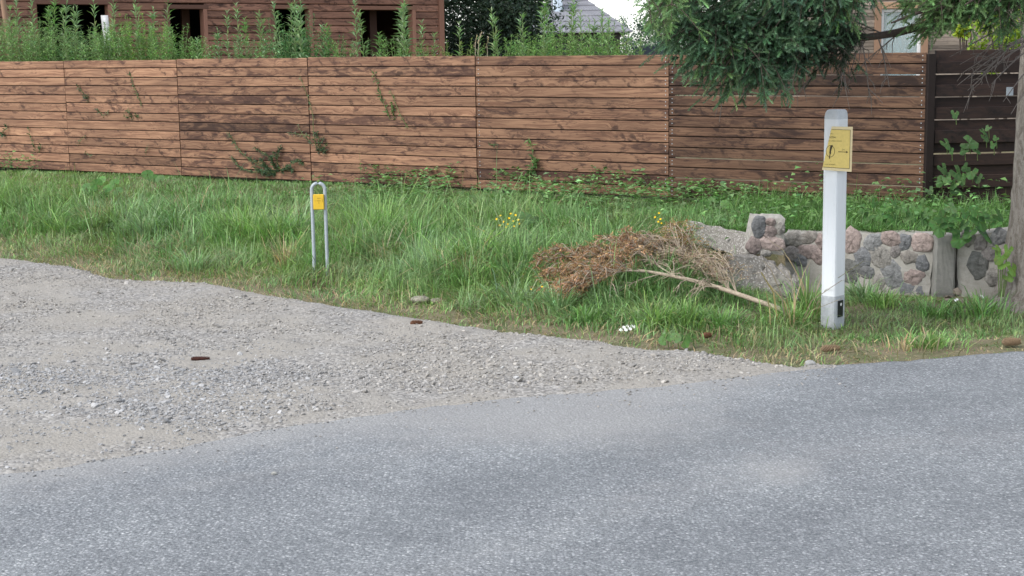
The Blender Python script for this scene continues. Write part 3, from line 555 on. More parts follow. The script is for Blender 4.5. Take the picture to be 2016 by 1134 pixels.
# white sheet standing in the big opening
ws = MB(); p = hp(ht(210), -.35, 0); q = aty(205, 30, p[1]); q2 = aty(218, 110, p[1]); pts = spline([[q2[0], p[1], .4], [q2[0] - .02, p[1] + .01, (q[2] + .4) / 2], [q[0], p[1], q[2]]], 12); 
for k in range(11):
    a, b = pts[k], pts[k + 1]; ox = .055; ws.add([a + [-ox, 0, 0], a + [ox, .01, 0], b + [ox, .01, 0], b + [-ox, 0, 0], a + [-ox, .03, 0], a + [ox, .04, 0], b + [ox, .04, 0], b + [-ox, .03, 0]], [[0, 1, 2, 3], [5, 4, 7, 6], [1, 5, 6, 2], [4, 0, 3, 7]] + ([[3, 2, 6, 7]] if k == 10 else []))
tag(ws.build('foil_roll', MT['whiteframe'], smooth=True), 'narrow white roll leaning upright in the widest dark opening of the brown house', 'roll')
lp = MB(); a = aty(16, 70, 21.5); b = aty(4, -10, 21.5); tube(lp, [[a[0] + .05, 21.5, .35], a, b, b + (b - a) * .6], [.045, .045, .04, .04], 8, 0, (.3, .3, 1)); tag(lp.build('wooden_pole', MT['trim'], smooth=True), 'leaning brown pole at the far left in front of the plank house', 'pole')

# grey cladding house at the right
GY = 21.0; ga, gb = aty(1560, 60, GY), aty(2200, 60, GY)
gh = thing('cladding_house', 'grey weathered cladding house with curtained window behind the spruce', 'house', ((ga[0] + gb[0]) / 2, GY, .35))
wx0, wx1 = aty(1733, 60, GY)[0], aty(1813, 60, GY)[0]; wz1 = aty(1770, 17, GY)[2]; wz0 = 1.15
mb = MB(); zc = .35
while zc < 4.2:
    pt = rng.uniform(.038, .062); segs = [(ga[0], wx0), (wx1, gb[0])] if zc + pt > wz0 and zc < wz1 else [(ga[0], gb[0])]
    for s in segs:
        cut = sorted([s[0]] + list(rng.uniform(s[0], s[1], max(1, int((s[1] - s[0]) / 1.4)))) + [s[1]])
        for u0, u1 in zip(cut[:-1], cut[1:]): board(mb, (u0, GY), (u1, GY), zc, zc + pt - .003, zc, zc + pt - .003, (0, -1), .02 + rng.uniform(0, .012), (rng.uniform(), rng.uniform(.2, .8), np.exp(rng.normal(-.05, .25))), .002)
    zc += pt
mb.build('wall', MT['grey_wood'], gh)
bk = MB(); box(bk, ((ga[0] + gb[0]) / 2, GY + 2.4, 2.3), ((gb[0] - ga[0]) / 2, .05, 1.9)); box(bk, (ga[0] + .06, GY + 1.2, 2.3), (.05, 1.15, 1.9)); bk.build('rear_wall', MT['grey_wood'], gh)
rf = MB(); v = [np.array(q, float) for q in ((ga[0] - .4, GY - .5, 4.15), (gb[0] + .4, GY - .5, 4.15), (gb[0] + .4, GY + 2.8, 5.4), (ga[0] - .4, GY + 2.8, 5.4))]; v += [q + [0, 0, .08] for q in v]; rf.add(v, [[0, 3, 2, 1], [4, 5, 6, 7], [0, 1, 5, 4], [1, 2, 6, 5], [2, 3, 7, 6], [3, 0, 4, 7]]); rf.build('roof', MT['roof'], gh)
tr = MB(); tw = .045
for cxx in (wx0 - tw, wx1 + tw): box(tr, (cxx, GY - .045, (wz0 + wz1) / 2), (tw, .02, (wz1 - wz0) / 2 + .09), None, 0, (rng.uniform(), .3, 1.0), .004)
box(tr, ((wx0 + wx1) / 2, GY - .045, wz1 + tw), ((wx1 - wx0) / 2, .02, tw), None, 0, (.2, .3, 1.05), .004); win = tr.build('window_trim', MT['trim'], gh)
fr = MB()
for cxx in (wx0 + .022, wx1 - .022): box(fr, (cxx, GY + .02, (wz0 + wz1) / 2), (.022, .03, (wz1 - wz0) / 2), None, 0, None, .003)
for zc in (wz1 - .022, wz0 + .022): box(fr, ((wx0 + wx1) / 2, GY + .02, zc), ((wx1 - wx0) / 2 - .045, .03, .022), None, 0, None, .003)
wf = fr.build('window_frame', MT['whiteframe'], gh)
gl = MB(); box(gl, ((wx0 + wx1) / 2, GY + .02, (wz0 + wz1) / 2), ((wx1 - wx0) / 2 - .046, .004, (wz1 - wz0) / 2 - .046)); gl.build('pane', MT['glass'], wf)
cu = MB(); xs = np.linspace(wx0 + .03, wx1 - .03, 60); zz = np.array([wz0, wz1]); Xc = np.broadcast_to(xs, (2, 60)); Yc = GY + .12 + .018 * np.sin(xs * 70 + 2 * np.sin(xs * 19))[None] * np.ones((2, 1)); grid(cu, Xc, Yc, np.broadcast_to(zz[:, None], (2, 60))); cu.build('curtain', MT['curtain'], gh, smooth=True)
rm = MB(); box(rm, ((wx0 + wx1) / 2, GY + .8, 1.9), ((wx1 - wx0) / 2 + .3, .04, 1.0)); rm.build('interior', MT['dark'], gh)

# far house with a grey hipped roof
RY = 44.0; rh = thing('hip_roof_house', 'distant house with a grey stepped hip roof above the weeds', 'house', (*aty(1120, 100, RY + 3)[:2], .35))
e0, e1 = aty(1000, 66, RY), aty(1246, 63, RY); eh = e1[2]; ap = aty(1118, -26, RY + 4.2)
rf = MB(); ns = 9; xl, xr = e0[0], e1[0]; depth = 8.4
for k in range(ns):
    f0, f1 = k / ns, (k + 1) / ns; lift = .03
    def ring(f, dz): 
        zz = eh + (ap[2] - eh) * f + dz; return [np.array([xl + (ap[0] - xl) * f, RY + depth / 2 * f, zz]), np.array([xr + (ap[0] - xr) * f, RY + depth / 2 * f, zz]), np.array([xr + (ap[0] - xr) * f, RY + depth - depth / 2 * f, zz]), np.array([xl + (ap[0] - xl) * f, RY + depth - depth / 2 * f, zz])]
    a, b, c = ring(f0, 0), ring(f0, lift), ring(f1, 0)
    for s in range(4):
        t = (s + 1) % 4; rf.add([a[s], a[t], b[t], b[s]], [[0, 1, 2, 3]])
        m = 46; r0 = np.array([b[s] + (b[t] - b[s]) * j / m for j in range(m + 1)]); r1 = np.array([c[s] + (c[t] - c[s]) * j / m for j in range(m + 1)]); wv = np.array([.012 * (j % 2) for j in range(m + 1)]); r0[:, 2] += wv; r1[:, 2] += wv
        rf.add(np.vstack([r0, r1]), [[j, j + 1, m + 2 + j, m + 1 + j] for j in range(m)])
ro = rf.build('roof', MT['roof'], rh)
chm = MB(); cp = aty(1098, 10, RY + 2.0); box(chm, (cp[0], RY + 2.0, cp[2] + .1), (.14, .14, .45), None, 0, None, .02); box(chm, (cp[0], RY + 2.0, cp[2] + .6), (.18, .18, .05), None, 0, None, .01); chm.build('chimney', m_plain('pale_chimney', (.5, .58, .66), .6), ro)
wl = MB(); box(wl, ((xl + xr) / 2, RY + depth / 2, (eh + .35) / 2 + .1), ((xr - xl) / 2 - .35, depth / 2 - .35, (eh - .35) / 2 - .02)); wl.build('wall', m_plain('dark_house_wall', (.05, .045, .045), .9, .1, 0, .2, 2), rh)
nf = MB(); a, b = aty(1246, 90, 30), aty(1330, 90, 30)
box(nf, ((a[0] + b[0]) / 2, 30, .95), ((b[0] - a[0]) / 2, .015, 1.0), None, 0, None, .004); nff = nf.build('net_fence', MT['net']); tag(nff, 'dark blue netting fence low behind the planks beside the spruce', 'fence')

# ------------------------------------------------------------------ leafy trees in the background
def tree(name, label, px, Yd, r, zc, rz, nl, ls, colr, tr_r=.08, clumps=60, group=None):
    c = aty(px, 100, Yd); base = np.array([c[0], Yd, .33]); t = thing(name, label, 'tree', base, group)
    k = rdir(clumps) * np.array([r, r, rz]) * rng.uniform(.35, 1.0, clumps)[:, None] ** .6 + [c[0], Yd, zc]; k = k[k[:, 2] > .5]
    tm = MB(); top = np.array([c[0] + .1, Yd, zc + rz * .5]); tube(tm, spline([base, base * .5 + top * .5 + [.08, 0, 0], top], 10), np.linspace(tr_r, tr_r * .3, 10), 8)
    for q in k[::3]: s = base + (top - base) * rng.uniform(.25, .85); tube(tm, spline([s, (s + q) / 2 + [0, 0, .1], q], 6), np.linspace(tr_r * .3, .008, 6), 5)
    tm.build('trunk', MT['twig'], t, smooth=True)
    ci = rng.integers(0, len(k), nl); P = k[ci] + rng.normal(0, 1, (nl, 3)) * r * .19; P = P[P[:, 2] > .4]; m = len(P); cm = MB(); sh = np.exp(rng.normal(0, .18, len(k)))[ci[:m]]
    D = rdir(m, -.2); leaves(cm, P, D, rdir(m, .8), ls * rng.uniform(.6, 1.3, m), ls * .55 * rng.uniform(.7, 1.2, m), jit(m, colr, .2) * sh[:, None], 0, .1)
    cm.build('crown', MT['leaf'], t)
tree('apple_tree', 'dark green dense leafy tree just right of the plank house', 968, 31.5, 1.25, 2.4, 2.0, 52000, .085, (.042, .068, .046), .1, 150)
tree('bushy_tree', 'bluish green small-leaved tree behind the tip of the spruce branch', 1425, 24, .95, 2.3, 1.2, 13000, .07, (.065, .115, .08), .08, 60)
tree('bushy_tree', 'slim pale green young tree at the right edge of the grey roof', 1288, 36, .62, 1.75, 1.05, 4500, .085, (.075, .125, .085), .06, 40)
tree('bushy_tree', 'hazy green pointed tree in the gap of white sky', 1228, 62, .55, 2.0, 1.5, 2600, .11, (.09, .14, .115), .07, 40)
tree('lime_shrub', 'bright lime green shrub behind the dark side fence', 1962, 15.2, .26, 1.78, .42, 1500, .055, (.22, .31, .035), .03, 26)
tree('lime_shrub', 'small lime yellow shrub top over the side fence, left of the larger one', 1890, 15.6, .09, 1.93, .12, 300, .055, (.30, .36, .03), .02, 10)

# ------------------------------------------------------------------ tall weeds behind the fence
def weed_stem(st, lf, P, h, lean, nl, ll, colr, droop=.35, wf=.2):
    top = P + np.array([lean[0] * h, lean[1] * h, h]); mid = P * .45 + top * .55 - np.array([lean[0], lean[1], 0]) * h * .12; pts = spline([P, mid, top], 9)
    if st is not None: tube(st, pts, np.linspace(.007, .002, 9), 5, 0, None, False)
    t = np.sort(rng.uniform(.12, 1.0, nl)) ** .85; idx = t * 8; i = np.minimum(idx.astype(int), 7); f = (idx - i)[:, None]; B = pts[i] * (1 - f) + pts[i + 1] * f
    az = np.arange(nl) * 2.4 + rng.uniform(0, 6); up = .35 + .9 * t ** 3; D = np.stack([np.cos(az), np.sin(az), up], -1)
    L = ll * (1.15 - .75 * t ** 2.5) * rng.uniform(.75, 1.2, nl); leaves(lf, B, D, np.tile([0, 0, 1.], (nl, 1)), L, L * wf, jit(nl, colr, .15) * (.8 + .4 * t)[:, None], 0, droop)
WG = [(.165, .255, .105), (.18, .265, .135), (.14, .24, .08), (.195, .275, .135)]
protos = []
for v in range(6):
    st, lf = MB(), MB(); weed_stem(st, lf, np.zeros(3), 1.0, (rng.uniform(-.05, .05), 0), 58 + 6 * v, .115 + .010 * (v % 3), WG[v % 4], .25 + .06 * (v % 3), .22 if v % 2 else .19)
    protos.append((st, lf))
pm = {}
def weed(px, py, lab, dpx=0, dY=.6, v=None):
    v = rng.integers(0, 6) if v is None else v
    p = rayline(px + dpx, FA, FB) if px < 1800 else None; Yd = p[1] + dY; b = aty(px + dpx, 110, Yd); tp = aty(px, py, Yd); z0 = .38; h = tp[2] - z0
    t = thing('tall_weed', lab, 'weed', (b[0], Yd, z0), 'tall leafy weeds behind the fence')
    if v not in pm:
        s = protos[v][0].build('stem', MT['stem'], t, (0, 0, 0), True); l = protos[v][1].build('leaves', MT['leaf'], t, (0, 0, 0)); pm[v] = (s, l)
    else:
        s, l = pm[v][0].copy(), pm[v][1].copy(); COL.objects.link(s); COL.objects.link(l); s.parent = t; l.parent = t
    for o in (s, l): o.location = (0, 0, 0); o.matrix_parent_inverse = Matrix.Identity(4)
    t.scale = (.75 + .25 * h, .75 + .25 * h, h); t.rotation_euler = (0, math.atan2(tp[0] - b[0], h) + rng.normal(0, .035), rng.uniform(-.4, .4)); t.rotation_euler[0] = rng.normal(0, .06)
WL = [(10, 12, 'farthest left'), (49, 0, ''), (76, 2, ''), (87, 15, ''), (100, 0, ''), (109, 0, ''), (127, 22, ''), (142, 18, ''), (155, 13, ''), (164, 18, ''), (190, 0, ''), (213, 0, ''), (225, 30, ''), (272, 2, ''), (268, 14, ''), (286, 15, ''), (323, -8, ''), (327, 61, ''), (355, 52, ''), (391, 76, ''), (417, 57, ''),
      (439, 24, ''), (468, 9, ''), (488, 38, ''), (504, 37, ''), (516, 25, ''), (555, 0, ''), (569, 0, ''), (580, 7, ''), (593, 0, ''), (600, 25, ''), (633, 52, ''), (657, 47, ''), (703, 0, ''), (722, 22, ''), (746, 66, ''), (774, 9, ''), (788, 7, ''), (808, 0, ''), (819, 43, ''), (842, 66, ''), (905, 46, ''), (920, 73, ''),
      (960, 20, ''), (968, 34, ''), (1022, 27, ''), (1030, 40, ''), (1068, 0, ''), (1077, 18, ''), (1090, 25, ''), (1118, 0, ''), (1128, 12, ''), (1152, 25, ''), (1166, 40, ''), (1182, 20, ''), (1190, 35, ''), (1203, 39, ''), (1228, 41, ''), (1250, 80, '')]
def wlabel(px):
    for a, b, s in ((0, 82, 'tall leafy weed left of the widest dark opening of the brown house'), (82, 228, 'tall leafy weed standing before the widest dark opening'), (228, 338, 'tall leafy weed between the widest opening and the next narrow one'), (338, 425, 'leafy weed at the narrow opening with studs inside'), (425, 540, 'tall weed stem before the plank wall between the two narrow openings'), (540, 622, 'tall weed stem before the second narrow opening'), (622, 690, 'short weed stem before the wall between narrow and double openings'), (690, 830, 'tall weed stem before the double dark opening near the house corner'), (830, 950, 'low yellowish weed before the dark tree right of the house'), (950, 1050, 'leaning leafy weed between the dark tree and the grey roof'), (1050, 1300, 'tall leafy weed standing before the grey hip roof')):
        if a <= px < b: return s
for (px, py, s) in WL:
    ln = 34 if 950 < px < 975 else (18 if 1015 < px < 1035 else int(rng.integers(-6, 12)))
    weed(px, py, 'tall leafy weed at the far left end beside the leaning pole' if s else wlabel(px), ln, rng.uniform(.35, 1.5))
lf = MB(); st = MB()
def thicket(x0, x1, ytop, n, colr, ll=.075, dmax=2.0):
    for _ in range(n):
        px = rng.uniform(x0, x1); p = rayline(px, FA, FB); Yd = p[1] + rng.uniform(.25, dmax); py = ytop + rng.uniform(-10, 30); tp = aty(px, py, Yd)
        weed_stem(st if rng.uniform() < .5 else None, lf, np.array([tp[0] + rng.uniform(-.1, .1), Yd, .38]), max(tp[2] - .38, .3), (rng.uniform(-.12, .12), 0), 54, ll * 1.35, np.array(colr) * np.exp(rng.normal(0, .18)), .3, .23)
for a in [(-60, 90, 44, 120, WG[0]), (40, 240, 62, 190, WG[0]), (100, 240, 58, 30, WG[1]), (200, 330, 52, 100, WG[2]), (240, 300, 36, 30, (.15, .25, .06)), (300, 400, 80, 70, WG[2]), (400, 430, 70, 8, WG[3]), (455, 545, 70, 36, WG[1]), (545, 640, 62, 64, (.07, .16, .06)), (555, 600, 30, 16, (.08, .16, .07)), (640, 680, 85, 22, WG[2]), (695, 740, 84, 16, WG[1]), (765, 830, 80, 28, WG[2]), (740, 770, 100, 8, WG[3]), (820, 940, 100, 70, (.18, .25, .07), .06), (885, 930, 82, 10, (.18, .25, .07), .06), (985, 1060, 74, 44, WG[2]), (1060, 1240, 72, 120, (.14, .24, .075)), (1080, 1200, 42, 24, (.15, .245, .08)), (1240, 1290, 104, 8, WG[1])]: thicket(*a)
th = MB(); th.V = lf.V + st.V; th.F = lf.F + [(f + lf.n, m + 1, c, u) for f, m, c, u in st.F]; tag(th.build('weed_thicket', [MT['leaf'], MT['stem']]), kind='stuff', label='dense green thicket of weeds behind the top of the brown fence', cat='weeds')

for px, py, px2 in ((947, 68, 941), (958, 92, 960), (938, 75, 936)):
    p = rayline(px2, FA, FB); Yd = p[1] + .4; a, b = aty(px2, 118, Yd), aty(px, py, Yd); st, sh = MB(), MB(); q = spline([[a[0], Yd, .38], a, b], 10); o = thing('grass_stalk', 'thin dry grass stalk with a pale seed head above the fourth fence joint', 'grass stalk', [a[0], Yd, .38], 'dry grass stalks'); tube(st, q, np.linspace(.004, .0025, 10), 5, 0, None, False)
    B = q[-1] + np.linspace(-.10, .02, 26)[:, None] * (q[-1] - q[-3]) / np.linalg.norm(q[-1] - q[-3]); D = rdir(26) * .6 + [0, 0, .8]; leaves(sh, B, D, rdir(26), .022, .009, jit(26, (.33, .27, .18)), 0, .05); st.build('stem', MT['dead_twig'], o); sh.build('seed_head', MT['dry'], o)
# ------------------------------------------------------------------ sprigs growing through the fence planks
def sprig(label, paths, colr, nl, ll, wf=.28, out=.03, side_n=0, name='fence_weed', cat='plant'):
    """paths: list of pixel polylines on the fence plane"""
    t_ = None
    for path in paths:
        st, lf = MB(), MB(); pts = []
        for i, (px, py) in enumerate(path):
            p = rayline(px, FA, FB) + FN * (.03 + out * (i > 0) * (1 + rng.uniform(0, .6))); d = ray(px, py); pts.append(np.array([0, 0, HC]) + d * (p[1] / d[1]))
        pts[0][:2] -= FN * .02; pts = spline(pts, 10); t_ = t_ or thing(name, label, cat, pts[0], 'plants growing through the fence planks'); tube(st, pts, np.linspace(.004, .0015, 10), 5, 0, None, False)
        t = np.sort(rng.uniform(.08, 1, nl)); i = np.minimum((t * 9).astype(int), 8); f = (t * 9 - i)[:, None]; B = pts[i] * (1 - f) + pts[i + 1] * f
        D = rdir(nl) * .9 + (pts[i + 1] - pts[i]) / np.linalg.norm(pts[i + 1] - pts[i], axis=1)[:, None] * .6 + np.array([*FN, 0]) * .35; U = np.array([*FN, .8]) + rng.normal(0, .4, (nl, 3))
        leaves(lf, B, D, U, ll * 1.35 * rng.uniform(.6, 1.2, nl), ll * 1.35 * wf * rng.uniform(.8, 1.2, nl), jit(nl, colr, .2), 0, .15)
        st.build('stem', MT['stem'], t_, smooth=True); lf.build('leaves', MT['leaf'], t_)
DG = (.05, .085, .04); MG = (.09, .15, .05)
sprig('dark bushy weed sprawling out of the lower planks left of the tube marker', [[(545, 340), (510, 325), (475, 300), (450, 262)], [(545, 340), (530, 310), (500, 290)], [(550, 338), (545, 310), (553, 288)], [(550, 340), (570, 325), (585, 315), (595, 322)], [(540, 342), (500, 338), (475, 330), (455, 310)], [(548, 342), (525, 330), (515, 312)], [(545, 343), (530, 338), (510, 336)], [(550, 340), (537, 322), (540, 300)], [(540, 342), (515, 322), (490, 312)], [(545, 343), (520, 342), (500, 328)], [(550, 343), (560, 330), (575, 335)]], (.06, .10, .05), 80, .034)
sprig('small dense tuft beside a panel joint above the tube marker', [[(622, 298), (630, 285), (638, 270)], [(622, 298), (636, 292), (645, 282)], [(620, 296), (628, 276), (622, 262)], [(622, 298), (640, 297)]], (.055, .08, .045), 34, .035)
sprig('tall thin climbing weed along the panel joint above the tube marker', [[(622, 300), (617, 260), (615, 220), (600, 175), (590, 148)]], (.10, .13, .07), 26, .04)
sprig('thin leafy shoots left of the panel joint, beside the dense tuft', [[(618, 285), (600, 270), (585, 245)], [(615, 270), (595, 265), (570, 262)]], (.10, .13, .08), 20, .035)
sprig('long slender leafy shoot hanging on the fourth panel', [[(772, 250), (760, 215), (748, 185), (735, 140)], [(775, 240), (772, 200)]], (.08, .14, .045), 28, .045)
sprig('thin bare shoots beside the long slender one', [[(808, 262), (790, 230), (775, 195), (768, 178)]], (.11, .15, .06), 18, .03)
sprig('leafy green shoot rising from low planks right of the fourth joint', [[(1040, 350), (1052, 325), (1047, 295), (1040, 270)], [(1042, 345), (1058, 315)], [(1040, 350), (1048, 335), (1055, 320)]], (.085, .17, .05), 26, .05)
sprig('sparse leafy shoot lying low along planks below the green upright one', [[(1045, 352), (1020, 348), (985, 336)], [(1040, 355), (1030, 350)]], (.08, .16, .05), 22, .045)
sprig('upright thin shoot high on the second panel', [[(283, 218), (272, 190), (262, 165), (257, 145)]], (.08, .12, .05), 22, .04)
sprig('small clump low on the second panel below the upright shoot', [[(262, 235), (255, 222), (250, 215)], [(262, 236), (270, 225)], [(262, 236), (245, 228)]], (.08, .12, .05), 16, .04)
sprig('small clump near a vertical joint at left of the second panel', [[(205, 233), (198, 222), (190, 215)], [(205, 232), (212, 218)]], (.09, .11, .06), 14, .04)
sprig('short leafy shoot high at the left of the second panel', [[(178, 200), (165, 185), (150, 165)], [(178, 203), (170, 190)]], (.07, .10, .055), 20, .04)
sprig('slender upright shoot low on the leftmost panel', [[(72, 305), (62, 275), (55, 250)], [(74, 304), (80, 285)]], (.07, .11, .05), 18, .04)
sprig('dark leaf cluster at the very left edge of the fence', [[(0, 268), (8, 258), (14, 248)], [(-2, 262), (6, 264)]], (.05, .10, .05), 16, .05)
sprig('faint shoots on the second panel near its left joint, low down', [[(150, 288), (160, 275), (168, 268)], [(165, 300), (178, 306)]], (.10, .12, .07), 12, .035)
sprig('tiny green tuft low on the second panel near the third', [[(285, 305), (288, 295), (290, 288)]], (.07, .11, .06), 14, .03)
sprig('tiny leaf tuft in a plank slit right of the third joint', [[(958, 286), (970, 284), (978, 284)]], (.06, .10, .05), 10, .03)

# broad-leaved plants along the foot of the fence
def lobed(mb, P, Nn, up, r, colr, lobes=3, mat=0):
    """broad lobed leaf: fan around its stalk point"""
    Nn = Nn / np.linalg.norm(Nn); up = up - Nn * (up @ Nn); up /= np.linalg.norm(up) + 1e-9; s = np.cross(up, Nn); m = 22; th = np.linspace(-2.75, 2.75, m)
    rad = r * ((.78 + .22 * np.cos(th * 2.6 if lobes == 3 else th * 5)) * (1 - .1 * np.abs(th) / 3) + .05 * np.sin(th * 13)) if lobes > 1 else r * (.95 - .12 * np.cos(th * 2) + .03 * np.sin(th * 9))
    rim = P + rad[:, None] * (np.cos(th)[:, None] * up + np.sin(th)[:, None] * s) - Nn * (rad ** 2)[:, None] * rng.uniform(.5, 2.5) * np.abs(np.sin(th * 1.5))[:, None]
    mid = P + .5 * rad[:, None] * (np.cos(th)[:, None] * up + np.sin(th)[:, None] * s) + Nn * r * (.05 * np.cos(th * 5))[:, None]
    V = np.vstack([P[None], mid, rim]); f3 = [[0, 1 + k, 2 + k] for k in range(m - 1)]; f4 = [[1 + k, 1 + m + k, 2 + m + k, 2 + k] for k in range(m - 1)]
    mb.add(V, f4, mat, jit(m - 1, colr, .06)); mb.add(V, f3, mat, jit(m - 1, colr, .06))
def broad(name, label, cat, items, colr, root, lobes=3, group=None):
    o = thing(name, label, cat, root(items[0][0]), group)
    for (P, r, c) in items:
        st, lf = MB(), MB()
        Nn = np.array([rng.normal(0, .4), -1 + rng.normal(0, .3), rng.uniform(.3, 1.0)]); up = np.array([rng.normal(0, .8), 0, -1 if lobes > 1 else 1.]); lobed(lf, P, Nn, up, r, np.array(colr) * c * (.8 if lobes == 1 else 1), lobes)
        tube(st, spline([root(P), (root(P) + P) / 2 + [0, 0, .05], P], 7), .0035, 5, 0, None, False)
        st.build('stem', MT['stem'], o, smooth=True); lf.build('leaf', MT['leaf'], o, smooth=True)
def gp(px, py, up_=.1):
    p = onz(px, py, .3); z = float(terrain(p[0], p[1])); p = onz(px, py, z + up_); return p
def groot(P): return np.array([P[0] + .03, P[1] + .04, float(terrain(P[0], P[1] + .04))])
broad('burdock', 'broad round leaves at the fence foot near the fourth panel middle', 'plant', [(gp(822, 378, .16), .05, 1.1), (gp(808, 392, .12), .06, .8), (gp(850, 390, .12), .06, .9), (gp(790, 398), .06, .7)], (.12, .23, .06), groot, 1, 'broad-leaved plants')
broad('burdock', 'broad leaves at the fence foot just right of the fourth joint', 'plant', [(gp(975, 388, .12), .055, 1.1), (gp(940, 392, .1), .06, .8), (gp(915, 385, .1), .05, .9), (gp(922, 396), .04, 1.1)], (.11, .20, .055), groot, 1, 'broad-leaved plants')
broad('burdock', 'large pale leaves beside the yellow flowers on the bank', 'plant', [(gp(1035, 428, .14), .075, 1.), (gp(1052, 436, .1), .06, .8), (gp(1015, 440, .08), .05, .9), (gp(930, 438, .1), .06, .8), (gp(950, 430, .1), .05, 1.)], (.10, .19, .065), groot, 1, 'broad-leaved plants')
broad('burdock', 'large leafy plant on the left bank below the second panel', 'plant', [(gp(190, 362, .14), .06, 1.05), (gp(212, 370, .14), .065, 1.1), (gp(225, 360, .16), .05, 1.1), (gp(180, 376, .1), .06, .8), (gp(205, 385, .1), .06, .8), (gp(170, 368, .1), .055, .9), (gp(200, 354, .16), .05, 1.2), (gp(232, 376, .1), .05, .9), (gp(160, 380, .1), .045, .9)], (.09, .21, .045), groot, 1, 'broad-leaved plants')
broad('burdock', 'leafy plant touching the fence foot beside the second joint', 'plant', [(gp(290, 342, .2), .06, 1.1), (gp(300, 350, .14), .06, .9), (gp(315, 352, .14), .05, .9)], (.09, .20, .05), groot, 1, 'broad-leaved plants')
broad('burdock', 'small leaves at the fence foot left of the dry heap top', 'plant', [(gp(1385, 402, .12), .05, 1.), (gp(1400, 396, .14), .04, 1.), (gp(1428, 402, .12), .045, 1.2), (gp(1600, 405, .12), .05, .8), (gp(1570, 415, .1), .05, .8)], (.09, .19, .045), groot, 1, 'broad-leaved plants')
broad('burdock', 'rosette of weeds at the gravel edge below the white flowers', 'plant', [(onz(1330, 665, .07), .035, 1.), (onz(1345, 672, .05), .04, 1.), (onz(1310, 668, .05), .04, 1.), (onz(1360, 664, .06), .035, .9)], (.10, .20, .05), lambda P: np.array([P[0] + .02, P[1] + .02, .0]), 1, 'broad-leaved plants')
vl = [(1893, 352, 15), (1902, 330, 13), (1856, 332, 14), (1925, 350, 13), (1872, 296, 10), (1898, 296, 12), (1922, 296, 12), (1935, 258, 9), (1960, 272, 9), (1852, 358, 14), (1838, 388, 10), (1870, 392, 12), (1895, 385, 12), (1862, 283, 15), (1908, 282, 20), (1880, 225, 12), (1945, 252, 9), (1955, 285, 10), (1940, 270, 12), (1884, 342, 21), (1862, 350, 18), (1912, 340, 18), (1830, 375, 12), (1848, 396, 10), (1818, 397, 10), (1880, 362, 15), (1882, 375, 14)]
def vroot(P): return np.array([P[0] + .03, P[1] + .05, P[2] - .09])
broad('climbing_vine', 'green lobed vine climbing the dark side fence behind the stone wall', 'vine', [(aty(px, py, 12.45), r / 240, rng.uniform(.6, 1.0)) for px, py, r in vl], (.07, .145, .045), vroot, 3)
vl = [(1880, 430, 16), (1908, 458, 18), (1918, 415, 14), (1948, 430, 14), (1872, 410, 15), (1900, 420, 15), (1865, 440, 16), (1856, 428, 20), (1848, 448, 24), (1872, 452, 14), (1898, 442, 13), (1890, 470, 27), (1928, 436, 24), (1938, 460, 26), (1935, 420, 12), (1960, 440, 14), (1965, 425, 16)]
broad('climbing_vine', 'large-leaved green vine spilling over the right end of the stone wall', 'vine', [(aty(px, py, 10.2), r / 285, rng.uniform(.8, 1.1)) for px, py, r in vl], (.07, .16, .045), lambda P: np.array([P[0], P[1] + .16, max(P[2] - .1, .34)]), 3)
vl = [(1970, 505, 20), (1985, 492, 14), (1975, 520, 16), (1992, 528, 20), (1985, 545, 14), (1962, 488, 10)]
broad('climbing_vine', 'small yellow green vine shoot in front of the spruce trunk foot', 'vine', [(aty(px, py, 9.72), r / 300, rng.uniform(.8, 1.15)) for px, py, r in vl], (.14, .24, .05), lambda P: np.array([3.28 + (P[0] - 3.28) * .3, 9.75, .02]), 3)
vl = [(1700, 412, 14), (1708, 428, 15), (1760, 432, 17), (1760, 398, 12), (1805, 412, 15), (1825, 420, 14), (1845, 432, 14), (1745, 440, 14), (1775, 408, 14), (1795, 425, 20), (1812, 432, 22), (1830, 445, 18), (1745, 410, 14), (1722, 400, 12), (1735, 425, 16), (1780, 440, 18)]
broad('climbing_vine', 'dark green broad leaves on top of the stone wall before the corner post', 'vine', [(aty(px, py, 10.9), r / 270, rng.uniform(.7, 1.05)) for px, py, r in vl], (.075, .17, .045), lambda P: np.array([P[0], P[1] + .08, .34]), 3)
# flowers
def flowers(label, pts, mat, Yoff, r, h, stemmat='stem', petals=6):
    p = gp(*pts[0], h); o = thing('wildflower', label, 'flower', [p[0], p[1], float(terrain(p[0], p[1]))], 'wildflowers on the verge')
    for (px, py) in pts:
        st, pt = MB(), MB(); p = gp(px, py, h); th = np.linspace(0, 2 * np.pi, petals * 2 + 1)[:-1]; rr = r * np.where(np.arange(petals * 2) % 2 == 0, 1, .55); nrm = np.array([rng.normal(0, .3), -.7, .7]); nrm /= np.linalg.norm(nrm); a = np.cross(nrm, [1, 0, 0]); a /= np.linalg.norm(a); b = np.cross(nrm, a)
        v = p + rr[:, None] * (np.cos(th)[:, None] * a + np.sin(th)[:, None] * b) + nrm * .004; pt.add(np.vstack([v, p[None]]), [[k, (k + 1) % (petals * 2), petals * 2] for k in range(petals * 2)])
        tube(st, [[p[0] + rng.normal(0, .02), p[1] + .02, float(terrain(p[0], p[1]))], p], .002, 4, 0, None, False)
        st.build('stem', MT['stem'], o); pt.build('bloom', mat, o)
flowers('clump of small yellow flowers on the bank below the fourth joint', [(985, 425), (978, 432), (992, 437), (1002, 430), (1010, 436), (1015, 424), (1020, 433), (1000, 442), (1012, 446), (1006, 421), (984, 444), (996, 448), (1023, 441)], MT['flower_y'], 0, .012, .2)
flowers('few yellow blooms left of the main yellow clump', [(937, 453), (945, 458), (952, 456), (940, 447)], MT['flower_y'], 0, .012, .14)
